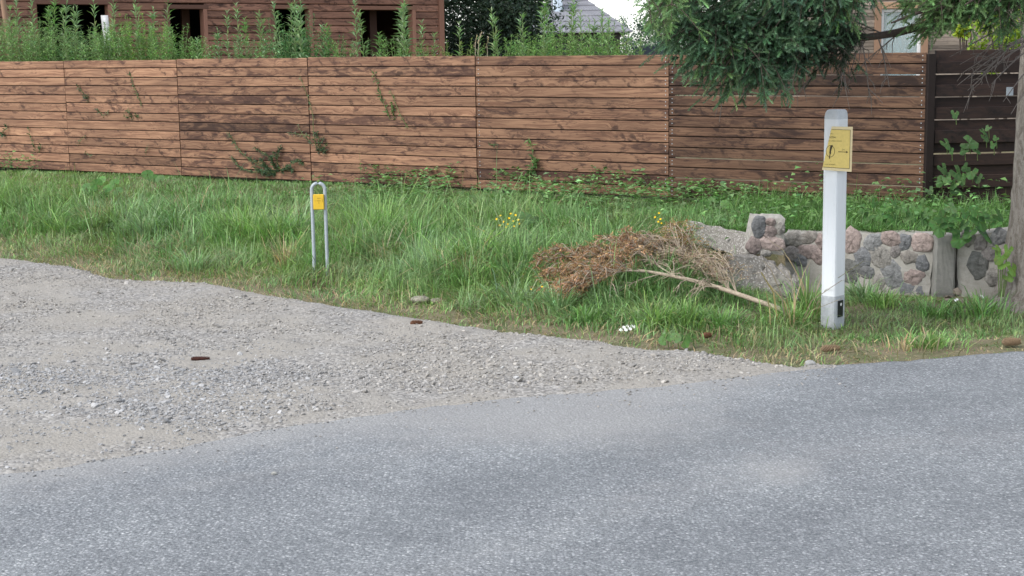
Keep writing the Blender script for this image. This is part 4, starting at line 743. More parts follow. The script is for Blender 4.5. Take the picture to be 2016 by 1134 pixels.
flowers('yellow flowers at the fence foot above the dry brown heap', [(1297, 420), (1300, 432), (1302, 440), (1296, 437), (1290, 428)], MT['flower_y'], 0, .011, .16)
flowers('tiny yellow and orange blooms at the left tip of the dry heap', [(1067, 565), (1082, 575), (1045, 570), (1030, 540), (1004, 538)], MT['flower_y'], 0, .009, .16)
flowers('white flower cluster at the verge edge near the gravel', [(1222, 650), (1228, 645), (1235, 643), (1244, 643), (1250, 644), (1240, 648), (1232, 650)], MT['flower_w'], 0, .014, .07)
flowers('two white blooms at the foot of the stone wall beside the spruce', [(1880, 592), (1884, 590), (1932, 583), (1936, 587)], MT['flower_w'], 0, .012, .04)
flowers('yellow bloom on a stem between the concrete slabs', [(1353, 490), (1357, 488)], MT['flower_y'], 0, .011, .2)

# ------------------------------------------------------------------ stone retaining wall and rubble
SC = [(.185, .14, .13), (.125, .13, .135), (.175, .165, .15), (.22, .165, .15), (.09, .097, .108), (.20, .18, .16), (.155, .14, .135), (.09, .095, .09)]
def cobble(mb, C, ax, ry, a, b, depth, colr, mat=1):
    """rounded field stone set in a wall face: ax = (right, up, out) axes"""
    n, m = 22, 5; th = np.linspace(0, 2 * np.pi, n, endpoint=False); kk = int(rng.integers(5, 8)); ph = (np.arange(kk) + rng.uniform(-.3, .3, kk)) * 2 * np.pi / kk + rng.uniform(0, 6); dk = rng.uniform(.82, 1.02, kk)
    lump = np.minimum((dk[:, None] / np.maximum(np.cos(th[None] - ph[:, None]), .2)).min(0), 1.16) + rng.normal(0, .02, n); c, s = math.cos(ry), math.sin(ry); V = []
    for k in range(m):
        f = k / (m - 1) * math.pi / 2; rr = math.cos(f) ** .34; dz = depth * math.sin(f); x = a * rr * lump * np.cos(th); y = b * rr * lump * np.sin(th)
        V.append(C + (x * c - y * s)[:, None] * ax[0] + (x * s + y * c)[:, None] * ax[1] + (dz + rng.normal(0, depth * .09, n) * (k > 0))[:, None] * ax[2])
    V = np.vstack(V); f = [[k * n + j, k * n + (j + 1) % n, (k + 1) * n + (j + 1) % n, (k + 1) * n + j] for k in range(m - 1) for j in range(n)]; mb.add(V, f, mat, np.ones((len(f), 1)) * np.array(colr))
def slab(mb, corners, depth_vec, mat=0, rough=.012, div=10):
    """thick slab between four front corners (TL, TR, BR, BL), broken edges"""
    TL, TR, BR, BL = [np.asarray(q, float) for q in corners]; n = div; u = np.linspace(0, 1, n + 1); U, Vv = np.meshgrid(u, u)
    F = (TL * (1 - U[..., None]) + TR * U[..., None]) * (1 - Vv[..., None]) + (BL * (1 - U[..., None]) + BR * U[..., None]) * Vv[..., None]
    F = F + rng.normal(0, rough * .4, F.shape); B = F + np.asarray(depth_vec) + rng.normal(0, rough, F.shape)
    ed = np.minimum(np.minimum(U, 1 - U), np.minimum(Vv, 1 - Vv)) == 0; F[ed] += rng.normal(0, rough * .7, (ed.sum(), 3)) + np.asarray(depth_vec) * .06
    k = (n + 1) ** 2; Vs = np.vstack([F.reshape(-1, 3), B.reshape(-1, 3)]); f = []
    for i in range(n):
        for j in range(n): a = i * (n + 1) + j; q = [a, a + n + 1, a + n + 2, a + 1]; f.append(q); f.append([k + z for z in q[::-1]])
    for i in range(n):
        for (a, b) in ((i, i + 1), ((n + 1) * n + i + 1, (n + 1) * n + i), ((i + 1) * (n + 1), i * (n + 1)), (i * (n + 1) + n, (i + 1) * (n + 1) + n)): f.append([a, b, k + b, k + a])
    mb.add(Vs, f, mat)
def facexf(corners):
    TL, TR, BR, BL = [np.asarray(q, float) for q in corners]; r = (TR - TL); L = np.linalg.norm(r); r = r / L; up = TL - BL; Hh = np.linalg.norm(up); up = up - r * (up @ r); up /= np.linalg.norm(up); return r, up, np.cross(r, up)
def wallpix(corn, Y0, Y1):
    (a, b, c, d) = corn; return [aty(*a, Y0), aty(*b, Y1), aty(*c, Y1), aty(*d, Y0)]
def onface(px, py, corners):
    r, up, n = facexf(corners); P0 = np.asarray(corners[0]); d = ray(px, py); O = np.array([0, 0, HC]); t = ((P0 - O) @ n) / (d @ n); return O + d * t
def stonewall(name, label, corn, Y0, Y1, dv, stn, mats=('mortar',), sc=1.0, rough=.004):
    c = wallpix(corn, Y0, Y1); mb = MB(); slab(mb, c, dv, 0, rough); ax = facexf(c); s = np.linalg.norm(c[1] - c[0]) / abs(corn[1][0] - corn[0][0])
    for (px, py, a, b, ry, ci) in stn: cobble(mb, onface(px, py, c) - ax[2] * .010, ax, -ry, a * s * 1.28, b * s * 1.28, .022, (np.array(SC[ci]) * .72 + np.array([.19, .18, .165]) * .28) * 1.22 * np.exp(rng.normal(0, .12)))
    o = mb.build(name, [MT[mats[0]], MT['stone']], loc=(c[0] + c[1] + c[2] + c[3]) / 4 * [1, 1, 0] + [0, 0, c[2][2]]); tag(o, label, 'wall'); o.data.polygons.foreach_set('use_smooth', [p.material_index == 1 for p in o.data.polygons]); return o
A_st = [(1566, 470, 20, 13, .2, 2), (1592, 468, 16, 11, -.2, 5), (1560, 498, 16, 14, .3, 6), (1592, 494, 20, 12, -.1, 0), (1575, 512, 13, 12, 0, 4), (1612, 505, 16, 12, .4, 3), (1545, 476, 10, 9, 0, 7), (1618, 475, 12, 14, 0, 3), (1638, 500, 15, 14, 0, 0), (1648, 468, 14, 16, 0, 3), (1677, 476, 16, 22, 0, 3), (1720, 478, 15, 17, .3, 1), (1755, 471, 19, 13, .1, 3), (1782, 477, 11, 15, .1, 4), (1815, 478, 19, 17, 0, 3), (1700, 507, 15, 17, -.5, 4), (1733, 505, 17, 24, -.6, 2), (1763, 494, 10, 12, .5, 6), (1791, 507, 16, 12, 0, 5), (1815, 519, 11, 15, -.3, 4), (1676, 535, 20, 24, 0, 7), (1706, 536, 15, 12, 0, 1), (1757, 541, 19, 29, -.25, 1), (1797, 544, 17, 16, .2, 3), (1793, 577, 24, 20, .2, 4), (1730, 556, 12, 16, 0, 2), (1650, 545, 14, 14, 0, 4)]
stonewall('stone_wall', 'low mortared retaining wall of pink and grey field stones behind the white post', [(1546, 458), (1840, 462), (1828, 605), (1546, 605)], 10.72, 10.32, (.06, .2, .0), A_st)
B_st = [(1494, 447, 13, 18, 0, 4), (1515, 457, 12, 12, .2, 0), (1518, 437, 9, 7, 0, 3), (1537, 450, 8, 12, .2, 2), (1486, 483, 14, 14, 0, 0), (1520, 479, 22, 13, .1, 3), (1508, 499, 10, 6, 0, 2)]
stonewall('wall_fragment', 'small upright broken wall block of stones leaning left of the retaining wall', [(1483, 430), (1546, 431), (1543, 503), (1470, 500)], 10.45, 10.45, (.0, .16, .02), B_st, rough=.002)
c = [aty(1350, 432, 11.35), aty(1484, 462, 10.7), aty(1476, 506, 10.55), aty(1352, 478, 11.2)]; mb = MB(); slab(mb, c, (.05, .16, -.05), 0, .008); tag(mb.build('concrete_slab', MT['concrete'], loc=c[3]), 'long pale pebbly concrete slab fallen behind the dry branch', 'rubble')
mb = MB(); c = [aty(1428, 505, 10.1), aty(1508, 510, 10.25), aty(1500, 620, 9.95), aty(1404, 610, 9.9)]; slab(mb, c, (.02, .12, .0), 0, .009)
c2 = [aty(1505, 509, 10.25), aty(1574, 548, 10.15), aty(1572, 615, 10.0), aty(1498, 620, 9.95)]; slab(mb, c2, (.02, .14, .0), 0, .010); ax = facexf(c); cobble(mb, onface(1424, 570, c) - ax[2] * .01, ax, .2, .05, .065, .03, SC[0]); ax = facexf(c2); cobble(mb, onface(1538, 562, c2) - ax[2] * .03, ax, -.3, .11, .095, .04, (.20, .19, .165))
tag(mb.build('wall_fragment', [MT['concrete'], MT['stone']], loc=c[3]), 'large tilted chunk of broken wall at the thick end of the dry branch', 'rubble')
mb = MB(); c = wallpix([(1843, 464), (1884, 464), (1880, 590), (1838, 590)], 10.27, 10.27); slab(mb, c, (0, .2, 0), 0, .002); tag(mb.build('wall_pillar', m_conc('smooth_render', (.19, .188, .172), (.24, .232, .212), 0, .2), loc=c[3]), 'smooth grey rendered pillar at the right end of the stone wall', 'pillar')
C_st = [(1925, 520, 17, 26, 0, 7), (1952, 500, 18, 13, .2, 6), (1955, 545, 16, 16, .3, 2), (1968, 467, 17, 14, 0, 1), (1930, 480, 12, 14, 0, 6), (1905, 470, 12, 16, 0, 2), (1975, 535, 12, 18, 0, 5), (1985, 500, 12, 14, 0, 0)]
stonewall('stone_wall', 'shaded round-stone wall section beside the spruce trunk', [(1886, 466), (2180, 430), (2180, 625), (1886, 600)], 10.3, 9.95, (.0, .2, 0), C_st)
mb = MB(); n = 10
P = np.array([onz(1870, 585, -.02), onz(1885, 575, .02), onz(1895, 592, -.02), onz(1862, 592, -.03)]); stones(mb, P, np.array([.04, .045, .04, .035]), np.tile([.2, .165, .13], (4, 1)), .6); tag(mb.build('rubble_heap', MT['stone']), 'small heap of brown rubble at the foot of the grey pillar', 'rubble')
def rock(label, px, py, r, colr, flat=.5, z=.0):
    mb = MB(); p = onz(px, py, z); bm_v = []; n, m = 12, 7
    for k in range(m):
        f = -math.pi / 2 + math.pi * k / (m - 1)
        for j in range(n): th = 2 * math.pi * j / n; q = 1 + .12 * math.sin(3 * th + k) + rng.normal(0, .04); bm_v.append([r * q * math.cos(f) * math.cos(th), r * .7 * q * math.cos(f) * math.sin(th), r * flat * math.sin(f)])
    mb.add(np.array(bm_v) + p, [[k * n + j, k * n + (j + 1) % n, (k + 1) * n + (j + 1) % n, (k + 1) * n + j] for k in range(m - 1) for j in range(n)], 0, colr); tag(mb.build('rock', MT['stone'], loc=p, smooth=True), label, 'rock')
rock('flat pale stone half buried in short grass at the gravel edge', 828, 590, .07, (.25, .23, .19), .4, .03); rock('small stone next to the flat pale one in short grass', 862, 592, .05, (.24, .22, .17), .4, .03)
rock('white grey lump where the gravel meets the verge tip', 1815 / 1.0 - 220, 715, .03, (.3, .3, .29), .6, .01); rock('pale stone lying alone on the asphalt near the gravel', 540, 932, .013, (.33, .33, .31), .6, .008); rock('pale flat stone in the gravel at the lower left', 38, 893, .03, (.42, .40, .35), .5, .012)

# ------------------------------------------------------------------ white guide post with the cable sign
PB = onz(1641, 634, -.03); PS = 2900 / PB[1]; post = thing('guide_post', 'white roadside guide post carrying a torn yellow cable sign', 'post', PB)
prof = np.array([(-.072, .03), (-.066, .004), (-.022, -.043), (-.008, -.050), (.004, -.044), (.066, .018), (.075, .040), (.045, .09), (-.045, .09)])
def prism(mb, rings, mat=0, cap=True):
    V = np.vstack([np.column_stack([PB[0] + (prof[:, 0]) * s, PB[1] + prof[:, 1] * s2, np.full(len(prof), PB[2] + z)]) for z, s, s2 in rings]); n = len(prof)
    f = [[k * n + j, k * n + (j + 1) % n, (k + 1) * n + (j + 1) % n, (k + 1) * n + j] for k in range(len(rings) - 1) for j in range(n)]; mb.add(V, f, mat)
    if cap: t = V[-n:]; mb.add(np.vstack([t, t.mean(0)]), [[j, (j + 1) % n, n] for j in range(n)], mat)
H = 1.335; mb = MB(); prism(mb, [(-.2, 1, 1), (H - .06, 1, 1)], 0, False); mb.build('post_shaft', MT['white'], post)
mb = MB(); prism(mb, [(H - .06, 1, 1), (H - .042, .99, .97), (H - .026, .955, .9), (H - .013, .89, .8), (H - .004, .79, .68), (H, .66, .5)]); mb.build('post_cap', m_conc('grey_top', (.47, .495, .52), (.57, .59, .615)), post)  # rounded top in a duller grey than the shaft
mb = MB(); prism(mb, [(-.2, 1.03, 1.03), (.165, 1.03, 1.03), (.17, 1.0, 1.0)], 0, False); mb.build('base_sleeve', MT['sleeve'], post)
pa, pb_ = prof[4] * 1.03, prof[5] * 1.03; fd = np.array([*(pb_ - pa), 0]); fl = np.linalg.norm(fd); fd /= fl; fn = np.array([fd[1], -fd[0], 0]); rc = np.array([PB[0], PB[1], 0]) + np.array([*(pa * .5 + pb_ * .5), 0]) + fn * .003 + [0, 0, PB[2] + .088]
mb = MB(); box(mb, rc, (fl * .31, .003, .053), [fd, fn, [0, 0, 1]], 0, None, .002); rfl = mb.build('reflector', MT['black'], post)
mb = MB(); th = np.linspace(0, 2 * np.pi, 15)[:-1]; v = rc + fn * .0045 + [0, 0, .028] + .0105 * (np.cos(th)[:, None] * fd + np.sin(th)[:, None] * np.array([0, 0, 1.])); mb.add(np.vstack([v, v.mean(0)]), [[k, (k + 1) % 14, 14] for k in range(14)]); mb.build('reflector_dot', MT['whiteframe'], rfl)
# sign plate, drawn in its own plane just in front of the post ridge
SY = PB[1] - .060
def S(u, v, d=0.0): q = aty(1610 + u / 10.8, 240 + v / 10.8, SY); q[1] -= d; return q
def plate(pts, d0, d1, name, mat, par):
    mb = MB(); f = np.array([S(u, v, d1) for u, v in pts]); b = np.array([S(u, v, d0) for u, v in pts]); n = len(pts); b[:, 1] = SY - d0; f[:, 1] = SY - d1; mb.add(np.vstack([f, b]), [[j, n + j, n + (j + 1) % n, (j + 1) % n] for j in range(n)])
    c = f.mean(0); mb.add(np.vstack([f, c]), [[(j + 1) % n, n, j] for j in range(n)]); return mb.build(name, mat, par)
sg = plate([(295, 95), (742, 105), (715, 1062), (90, 1018)], 0, .004, 'sign_plate', MT['yellow_edge'], post)
plate([(285, 155), (690, 168), (668, 995), (100, 960)], .004, .0055, 'sign_field', MT['yellow'], sg)
ink = MB()
def ln(a, b, w_, d=.0065):
    a, b = np.array(a, float), np.array(b, float); t = (b - a) / np.linalg.norm(b - a); n = np.array([-t[1], t[0]]) * w_ / 2; q = np.array([S(*(a + n), d), S(*(b + n), d), S(*(b - n), d), S(*(a - n), d)]); ink.add(q, [[0, 1, 2, 3]])
ln((290, 157), (690, 172), 8); ln((688, 168), (668, 995), 8); ln((668, 993), (102, 957), 9)
th = np.linspace(0, 2 * np.pi, 33); cc = np.array([262, 622])
for k in range(32):
    a = cc + np.array([92 * math.cos(th[k]), 122 * math.sin(th[k])]); b = cc + np.array([92 * math.cos(th[k + 1]), 122 * math.sin(th[k + 1])]); ln(a, b, 9)
bolt = [(262, 498), (318, 488), (272, 640), (282, 655), (262, 700), (248, 790), (232, 770), (246, 690), (240, 650)]; q = np.array([S(u, v, .0068) for u, v in bolt]); ink.add(np.vstack([q, S(258, 640, .0068)[None]]), [[k, (k + 1) % 9, 9] for k in range(9)])
ln((430, 634), (610, 640), 13); q = np.array([S(600, 615, .0067), S(640, 641, .0067), S(600, 665, .0067)]); ink.add(q, [[0, 1, 2]])
def text(body, u, v, hpx, name_mb, wscale=1.0, slope=.03):
    cu = bpy.data.curves.new('lettering', 'FONT'); cu.body = body; cu.size = 1.0; o = bpy.data.objects.new('lettering', cu); COL.objects.link(o)
    dg = bpy.context.evaluated_depsgraph_get(); me = bpy.data.meshes.new_from_object(o.evaluated_get(dg)); co = np.array([q.co[:] for q in me.vertices]).reshape(-1, 3)
    for p in me.polygons:
        pv = co[list(p.vertices)]; name_mb.add([S(u + x * hpx * 1.4 * wscale, v - y * hpx * 1.4 + slope * x * hpx, .0067) for x, y, _ in pv], [list(range(len(pv)))])
    bpy.data.objects.remove(o); bpy.data.meshes.remove(me); bpy.data.curves.remove(cu)
text('r', 262, 205, 28, ink); text('NI !', 268, 262, 24, ink); text('DZĪBAI', 238, 342, 36, ink, .85); text('AS KABEĻA ZONA', 215, 412, 22, ink, 1.15); text('2 m', 508, 602, 34, ink, .8); text('z', 258, 842, 26, ink); text('TĀLR. 8 2 ZONĀ', 140, 912, 20, ink, 1.1)
ink.build('sign_lettering', MT['ink'], sg)

# ------------------------------------------------------------------ bent-tube cable marker
UB = onz(632, 532, .06); US = 2900 / UB[1]; mk = thing('cable_marker', 'galvanised bent tube marker with small yellow plate in the grass', 'marker', UB); hw = .0505; rt = .0135; top = aty(632, 357, UB[1])[2] - rt
pts = [[UB[0] - hw - .003, UB[1], UB[2] - .12]] + [[UB[0] - hw, UB[1], UB[2] + q] for q in (.1, .3)] + [[UB[0] - hw * math.cos(a), UB[1], top - hw + hw * math.sin(a)] for a in np.linspace(0, math.pi, 15)] + [[UB[0] + hw, UB[1], UB[2] + q] for q in (.3, .1)] + [[UB[0] + hw + .001, UB[1], UB[2] - .12]]
mb = MB(); tube(mb, pts, rt, 14); mb.build('bent_tube', MT['zinc'], mk, smooth=True)
c = aty(627.5, 397.5, UB[1] - .025); mb = MB(); box(mb, c, (.041, .0125, .058), None, 0, None, .004); pl = mb.build('yellow_plate', MT['yellow2'], mk)
mb = MB(); 
def pl_box(x, z, hx, hz): box(mb, c + [x, -.0133, z], (hx, .0006, hz))
pl_box(.002, .010, .015, .0014); pl_box(.002, -.006, .0012, .008); pl_box(-.004, .028, .002, .004); pl_box(.008, .030, .009, .0012); pl_box(-.026, .010, .004, .0012); pl_box(.030, .014, .001, .012)
mb.build('plate_marks', m_plain('faded_ink', (.22, .13, .02), .6), pl)

# ------------------------------------------------------------------ cones
def cone(label, px, py, L, r, ang, mat, z=.02):
    p = onz(px, py, z); mb = MB(); a = np.array([math.cos(ang), math.sin(ang) * .5, .0]); a /= np.linalg.norm(a); b = np.cross(a, [0, 0, 1.]); up = np.array([0, 0, 1.]); n = 130
    core = [p + a * L * (t - .5) for t in np.linspace(0, 1, 8)]; tube(mb, core, [r * q for q in (.35, .75, .85, .8, .75, .65, .5, .2)], 8)
    t = (np.arange(n) + .5) / n; th = np.arange(n) * 2.39996; rr = r * np.interp(t, [0, .15, .5, .8, 1], [.5, .9, .95, .75, .3]); rad = np.cos(th)[:, None] * b + np.sin(th)[:, None] * up; P = p + a * ((t - .5) * L)[:, None] + rad * rr[:, None] * .7
    D = rad * .75 + a * .7; leaves(mb, P, D, rad, r * .75, r * .62, np.ones((n, 3)), 0, -.12); tag(mb.build('spruce_cone', mat, loc=p), label, 'cone', 'fallen spruce cones')
cone('long dark brown cone lying alone on the open gravel', 394, 706, .10, .013, .15, MT['cone_dark'], .03); cone('short reddish brown cone at the edge of the gravel', 819, 637, .072, .021, .3, MT['cone'], .035)
cone('fat tan cone in dry grass at the right edge', 1990, 673, .10, .022, .1, MT['cone_tan'], .025); cone('tan cone half hidden in grass below the white post', 1634, 686, .10, .02, .1, MT['cone_tan'], .02); cone('small dark brown cone in the grass left of the white post', 1391, 660, .05, .016, .6, MT['cone'], .03)

# ------------------------------------------------------------------ needles and the spruce
def shoots(mb, B, D, L, nn, nl, col, mat=0, wid=.0062, flat=.0):
    """bottle-brush shoots of single needles"""
    N = len(B); D = D / (np.linalg.norm(D, axis=1)[:, None] + 1e-9); ref = rdir(N); a = np.cross(D, ref); a /= np.linalg.norm(a, axis=1)[:, None] + 1e-9; b = np.cross(D, a)
    t = np.tile((np.arange(nn) + .5) / nn, (N, 1)); ph = np.tile(np.arange(nn) * 2.39996, (N, 1)) + rng.uniform(0, 6, (N, 1))
    rad = np.cos(ph)[..., None] * a[:, None] + np.sin(ph)[..., None] * b[:, None]; P = B[:, None] + D[:, None] * (t * np.reshape(L, (-1, 1)))[..., None]
    nd = rad * .8 + D[:, None] * .75 + rng.normal(0, .12, rad.shape); nd /= np.linalg.norm(nd, axis=2)[..., None]; ln_ = nl * (1.05 - .35 * t)[..., None] * rng.uniform(.8, 1.15, (N, nn, 1)); tip = P + nd * ln_; s = np.cross(nd, rad + .3 * D[:, None]); s /= np.linalg.norm(s, axis=2)[..., None] + 1e-9
    V = np.stack([P - s * wid * .5, P + s * wid * .5, tip], 2).reshape(-1, 3); M = N * nn; mb.add(V, np.arange(M * 3).reshape(-1, 3), mat, np.repeat(col, nn, 0) * np.tile(.7 + .65 * t, 1).reshape(-1, 1))
def spray(stem, need, pts, colr, shoot_l=.092, gap=.036, nn=34, nl=.021, dens=1.0, sub=True, rad0=.006):
    """a drooping branchlet: stem, side twiglets, shoots"""
    pts = np.asarray(pts); seg = np.linalg.norm(np.diff(pts, axis=0), axis=1); Ln = seg.sum(); k = max(6, int(Ln / .04)); pts = spline(pts, k); tube(stem, pts, np.linspace(rad0, .0018, k), 5, 0, None, False)
    T = np.gradient(pts, axis=0); T /= np.linalg.norm(T, axis=1)[:, None]; m = max(4, int(Ln / gap * dens)); t = rng.uniform(.12, 1, m); i = np.minimum((t * (k - 1)).astype(int), k - 2); f = (t * (k - 1) - i)[:, None]; B = pts[i] * (1 - f) + pts[i + 1] * f; Td = T[i]
    sd = np.cross(Td, [0, 0, 1.]); sd /= np.linalg.norm(sd, axis=1)[:, None] + 1e-9; sgn = rng.choice([-1, 1], m)[:, None]; D = Td * .62 + sd * sgn * .8 + rng.normal(0, .38, (m, 3)) + np.array([0, 0, -.10]); L = shoot_l * rng.uniform(.6, 1.25, m) * (1.15 - .4 * t)
    shoots(need, B, D, L, nn, nl, jit(m, colr, .3, .06)); shoots(need, pts[-1:], T[-1:], np.array([shoot_l]), nn, nl, jit(1, colr, .1))
    if sub:
        for q in range(max(1, int(Ln / .11))):
            u = rng.uniform(.15, .85); j = int(u * (k - 1)); s = sd[min(j, m - 1)] * rng.choice([-1, 1]); l2 = Ln * rng.uniform(.25, .5); e = pts[j] + (T[j] * .7 + s * .6 + np.array([0, 0, -.16])) * l2; spray(stem, need, [pts[j], (pts[j] + e) / 2 + [0, 0, .02], e], colr, shoot_l, gap, nn, nl, dens, False, rad0 * .55)
TB = np.array([3.555, 9.88, -.1]); spruce = thing('spruce_tree', 'big spruce at the right edge with drooping needle branches over the fence', 'tree', TB)
tk = MB(); zz = np.array([-.15, 0, .06, .15, .3, .5, .8, 1.2, 1.7, 2.2, 3, 5, 8, 12]); rd = np.array([.33, .27, .245, .225, .205, .195, .185, .175, .165, .16, .155, .14, .11, .05]); n = 26; th = np.linspace(0, 2 * np.pi, n, endpoint=False); zz2 = np.interp(np.linspace(0, 13, 70), np.arange(14), zz); r2 = np.interp(zz2, zz, rd); V = []
for z_, r_ in zip(zz2, r2):
    lump = 1 + .10 * np.sin(th * 3 + 1) * np.exp(-max(z_, 0) * 3) + .03 * np.sin(th * 5 + z_ * 4) + rng.normal(0, .012, n); V.append(np.stack([TB[0] + r_ * lump * np.cos(th) + .01 * z_, TB[1] + r_ * lump * np.sin(th), np.full(n, z_)], -1))
V = np.vstack(V); tk.add(V, [[k * n + j, k * n + (j + 1) % n, (k + 1) * n + (j + 1) % n, (k + 1) * n + j] for k in range(69) for j in range(n)]); tk.build('trunk', MT['bark'], spruce, smooth=True)
lim, ndl = MB(), MB()
L1 = spline([[3.7, 9.9, 2.55], aty(1985, -15, 9.6), aty(1900, 24, 9.4), aty(1800, 55, 9.2), aty(1745, 68, 9.1), aty(1660, 78, 9.0), aty(1590, 80, 8.9), aty(1500, 68, 8.8), aty(1400, 58, 8.65), aty(1300, 70, 8.5)], 50); tube(lim, L1, np.linspace(.036, .006, 50), 8)
L2 = spline([[3.7, 9.95, 3.3], aty(1900, -140, 9.3), aty(1760, -75, 9.0), aty(1640, -40, 8.8), aty(1520, -30, 8.6), aty(1400, -25, 8.4), aty(1300, -5, 8.3)], 50); tube(lim, L2, np.linspace(.04, .006, 50), 8)
L3 = spline([[3.7, 9.8, 2.4], aty(1990, 5, 9.3), aty(1900, 12, 9.0), aty(1820, 22, 8.8), aty(1755, 45, 8.6)], 40); tube(lim, L3, np.linspace(.03, .005, 40), 8)
L4 = spline([[3.7, 9.75, 2.9], aty(2010, -60, 9.2), aty(1960, -30, 8.9), aty(1900, 10, 8.7)], 30); tube(lim, L4, np.linspace(.03, .005, 30), 8)
def hang(limb, poly, n, colr, ahead=.35, **k):
    T = sample_poly(poly, n); lp = proj(limb)
    for (px, py) in T:
        d = (lp[:, 0] - min(px + rng.uniform(40, 190), max(q[0] for q in poly) + 12)) ** 2 + .5 * (lp[:, 1] - py) ** 2; j = int(np.argmin(d)); o = limb[j]; e = aty(px, py, o[1] + rng.uniform(-.5, .35)); m = o * .5 + e * .5 + np.array([rng.normal(0, .03), rng.normal(0, .05), .05 + .12 * np.linalg.norm(e - o)])
        if np.linalg.norm(e - o) < .08: continue
        spray(lim, ndl, [o, m, e], np.array(colr) * np.exp(rng.normal(0, .12)), **k)
NG = (.098, .175, .098); NB_ = (.076, .142, .092); NL = (.145, .235, .10)
hang(L1, [(1285, 60), (1330, 45), (1450, 60), (1560, 80), (1600, 95), (1610, 130), (1560, 172), (1500, 195), (1470, 195), (1400, 165), (1340, 130), (1295, 95)], 80, NG, gap=.034)
hang(L1, [(1430, 60), (1560, 80), (1590, 130), (1540, 180), (1480, 200), (1440, 160)], 28, NB_, gap=.034)
hang(L1, [(1330, 110), (1420, 130), (1450, 170), (1380, 160)], 10, NL, gap=.034)
hang(L1, [(1590, 100), (1690, 112), (1680, 160), (1655, 172), (1640, 165), (1645, 140), (1600, 130)], 9, (.045, .07, .045), gap=.03)
0 and hang(L1, [(1600, 95), (1740, 78), (1700, 130), (1640, 140)], 6, (.035, .045, .03), gap=.06, nn=16)
hang(L2, [(1285, -5), (1320, -10), (1690, -10), (1700, 5), (1682, 38), (1620, 58), (1540, 62), (1470, 40), (1380, 30), (1310, 25), (1285, 40)], 82, NG, gap=.036)
hang(L2, [(1500, 0), (1700, 0), (1690, 35), (1600, 50), (1520, 45)], 26, NB_, gap=.036)
hang(L2, [(1590, 20), (1700, 5), (1695, 35), (1620, 40)], 10, NL)
hang(L2, [(1275, 20), (1330, 10), (1320, 60), (1280, 75)], 12, NL, gap=.034)
hang(L3, [(1748, 40), (1800, 15), (1900, 0), (1880, 45), (1850, 75), (1800, 78), (1770, 65)], 24, NL, gap=.034)
hang(L3, [(1800, 10), (1960, -10), (1950, 20), (1870, 60)], 20, (.085, .15, .06))
hang(L4, [(1885, 0), (2030, -20), (2030, 40), (1985, 75), (1955, 60), (1930, 30), (1900, 25)], 44, (.085, .15, .065), gap=.034)
lim.build('branches', MT['twig'], spruce, smooth=True); ndl.build('needles', MT['needle'], spruce)
dt = MB()
def twig(pts, r0, nside, l):
    p = spline(pts, 12); tube(dt, p, np.linspace(r0, .002, 12), 5, 0, None, False)
    for _ in range(nside):
        j = rng.integers(2, 11); t = p[min(j + 1, 11)] - p[j - 1]; t /= np.linalg.norm(t); e = p[j] + (t * .7 + rdir(1)[0] * .6 + [0, 0, -.25]) * l * rng.uniform(.4, 1.1); tube(dt, [p[j], (p[j] + e) / 2 + rng.normal(0, .01, 3), e], [.0032, .0025, .0012], 4, 0, None, False)
t0 = lambda z: np.array([3.60, 9.85, z])
for z, e, ns, l in ((1.78, (1885, 168, 9.3), 14, .22), (1.75, (1905, 178, 9.35), 12, .2), (1.82, (1930, 150, 9.2), 14, .2), (1.7, (1952, 165, 9.3), 8, .15), (1.62, (1975, 200, 9.4), 8, .12), (1.85, (1870, 112, 9.2), 10, .16), (1.9, (1920, 115, 9.1), 12, .2), (1.55, (1990, 225, 9.4), 6, .1), (1.73, (1900, 140, 9.4), 10, .18)):
    E_ = aty(*e); twig([t0(z), (t0(z) + E_) / 2 + [0, 0, .06], E_], .008, ns, l)
for px in range(1490, 1740, 14):
    j = int(np.argmin((proj(L1)[:, 0] - px) ** 2)); E_ = L1[j] + np.array([rng.uniform(-.25, .05), rng.normal(0, .15), rng.uniform(-.35, -.12)]); twig([L1[j], (L1[j] + E_) / 2 + [0, 0, .03], E_], .005, 6, .16)
for px in range(1640, 1780, 12):
    j = int(np.argmin((proj(L1)[:, 0] - px) ** 2)); E_ = L1[j] + np.array([rng.uniform(-.35, -.1), rng.normal(0, .12), rng.uniform(-.22, .2)]); twig([L1[j], (L1[j] + E_) / 2, E_], .005, 5, .14)
dt.build('dead_twigs', MT['grey_twig'], spruce)
tg = MB(); p = aty(1988, 180, 9.7); box(tg, p, (.022, .006, .028), [[.95, -.3, 0], [.3, .95, 0], [0, 0, 1]], 0, None, .002); tag(tg.build('trunk_tag', MT['zinc']), 'small grey tag fixed to the spruce trunk among bare twigs', 'tag')

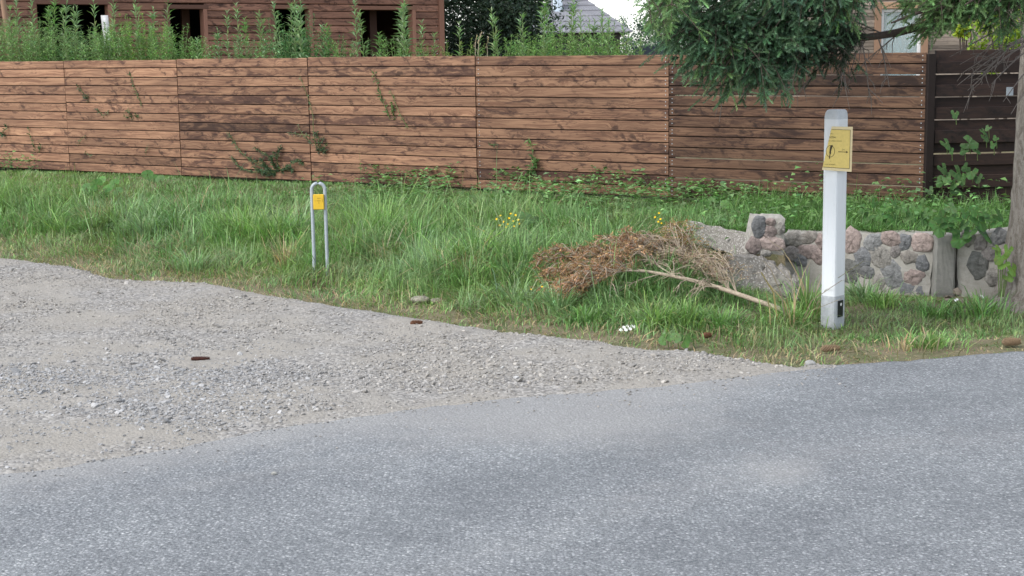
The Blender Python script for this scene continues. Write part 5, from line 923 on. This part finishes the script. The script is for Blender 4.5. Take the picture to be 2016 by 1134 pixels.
# cut dry branch lying on the verge
BB = aty(1560, 618, 9.15); db = thing('dry_branch', 'cut dead spruce branch with rusty brown needles lying on the grass', 'branch', BB); bs, bt, bn = MB(), MB(), MB()
ms = spline([BB, aty(1490, 592, 9.25), aty(1400, 562, 9.45), aty(1330, 545, 9.6), aty(1262, 533, 9.8), aty(1210, 530, 9.85), aty(1150, 545, 9.9), aty(1095, 575, 9.9)], 40); tube(bs, ms, np.linspace(.018, .005, 40), 8)
limbs2 = [ms]
for path in ([(1330, 545, 9.7), (1290, 520, 9.9), (1245, 490, 10.1), (1215, 480, 10.2)], [(1400, 560, 9.6), (1375, 520, 9.9), (1345, 500, 10.1), (1300, 492, 10.2)], [(1290, 538, 9.75), (1220, 535, 9.6), (1150, 570, 9.5), (1120, 595, 9.45)], [(1240, 532, 9.8), (1180, 510, 10.0), (1110, 505, 10.1), (1070, 515, 10.1)], [(1440, 572, 9.55), (1400, 540, 9.9), (1370, 505, 10.2)]):
    s_ = spline([aty(*q) for q in path], 24); tube(bs, s_, np.linspace(.007, .0025, 24), 6, 0, None, False); limbs2.append(s_)
LB = np.vstack(limbs2); lbp = proj(LB)
def dead(poly, n, colr, nn, gap, Yr):
    for (px, py) in sample_poly(poly, n):
        j = int(np.argmin((lbp[:, 0] - px - rng.uniform(10, 90)) ** 2 + .5 * (lbp[:, 1] - py) ** 2)); o = LB[j]; e = aty(px, py, o[1] + rng.uniform(*Yr)); e[2] = max(e[2], float(terrain(e[0], e[1])) + .03)
        if np.linalg.norm(e - o) > .75 or np.linalg.norm(e - o) < .05: continue
        m = (o + e) / 2 + np.array([0, 0, .05]) + rng.normal(0, .02, 3); spray(bt, bn, [o, m, e], np.array(colr) * np.exp(rng.normal(0, .15)), .06, gap, nn, .013, 1.0, True, .004)
RU = (.30, .185, .105); RB = (.27, .205, .14)
dead([(1040, 525), (1070, 498), (1140, 490), (1200, 470), (1240, 460), (1270, 480), (1230, 520), (1170, 545), (1130, 590), (1100, 595), (1048, 560)], 110, RU, 12, .022, (-.15, .3))
dead([(1200, 470), (1240, 458), (1330, 472), (1400, 490), (1425, 500), (1400, 540), (1300, 530), (1230, 520)], 100, RB, 8, .055, (.06, .5))
dead([(1100, 560), (1180, 545), (1150, 600), (1110, 612)], 24, (.25, .15, .08), 10, .035, (-.2, .05))
dead([(1250, 540), (1400, 560), (1400, 600), (1250, 590), (1180, 600)], 12, (.2, .17, .12), 3, .1, (-.2, .05))
dead([(1310, 440), (1345, 430), (1350, 470), (1330, 478)], 14, (.25, .17, .08), 8, .04, (.0, .5))
bs.build('stem', MT['dead_twig'], db, smooth=True); bt.build('twigs', MT['dead_twig'], db); bn.build('needles', MT['dry'], db)
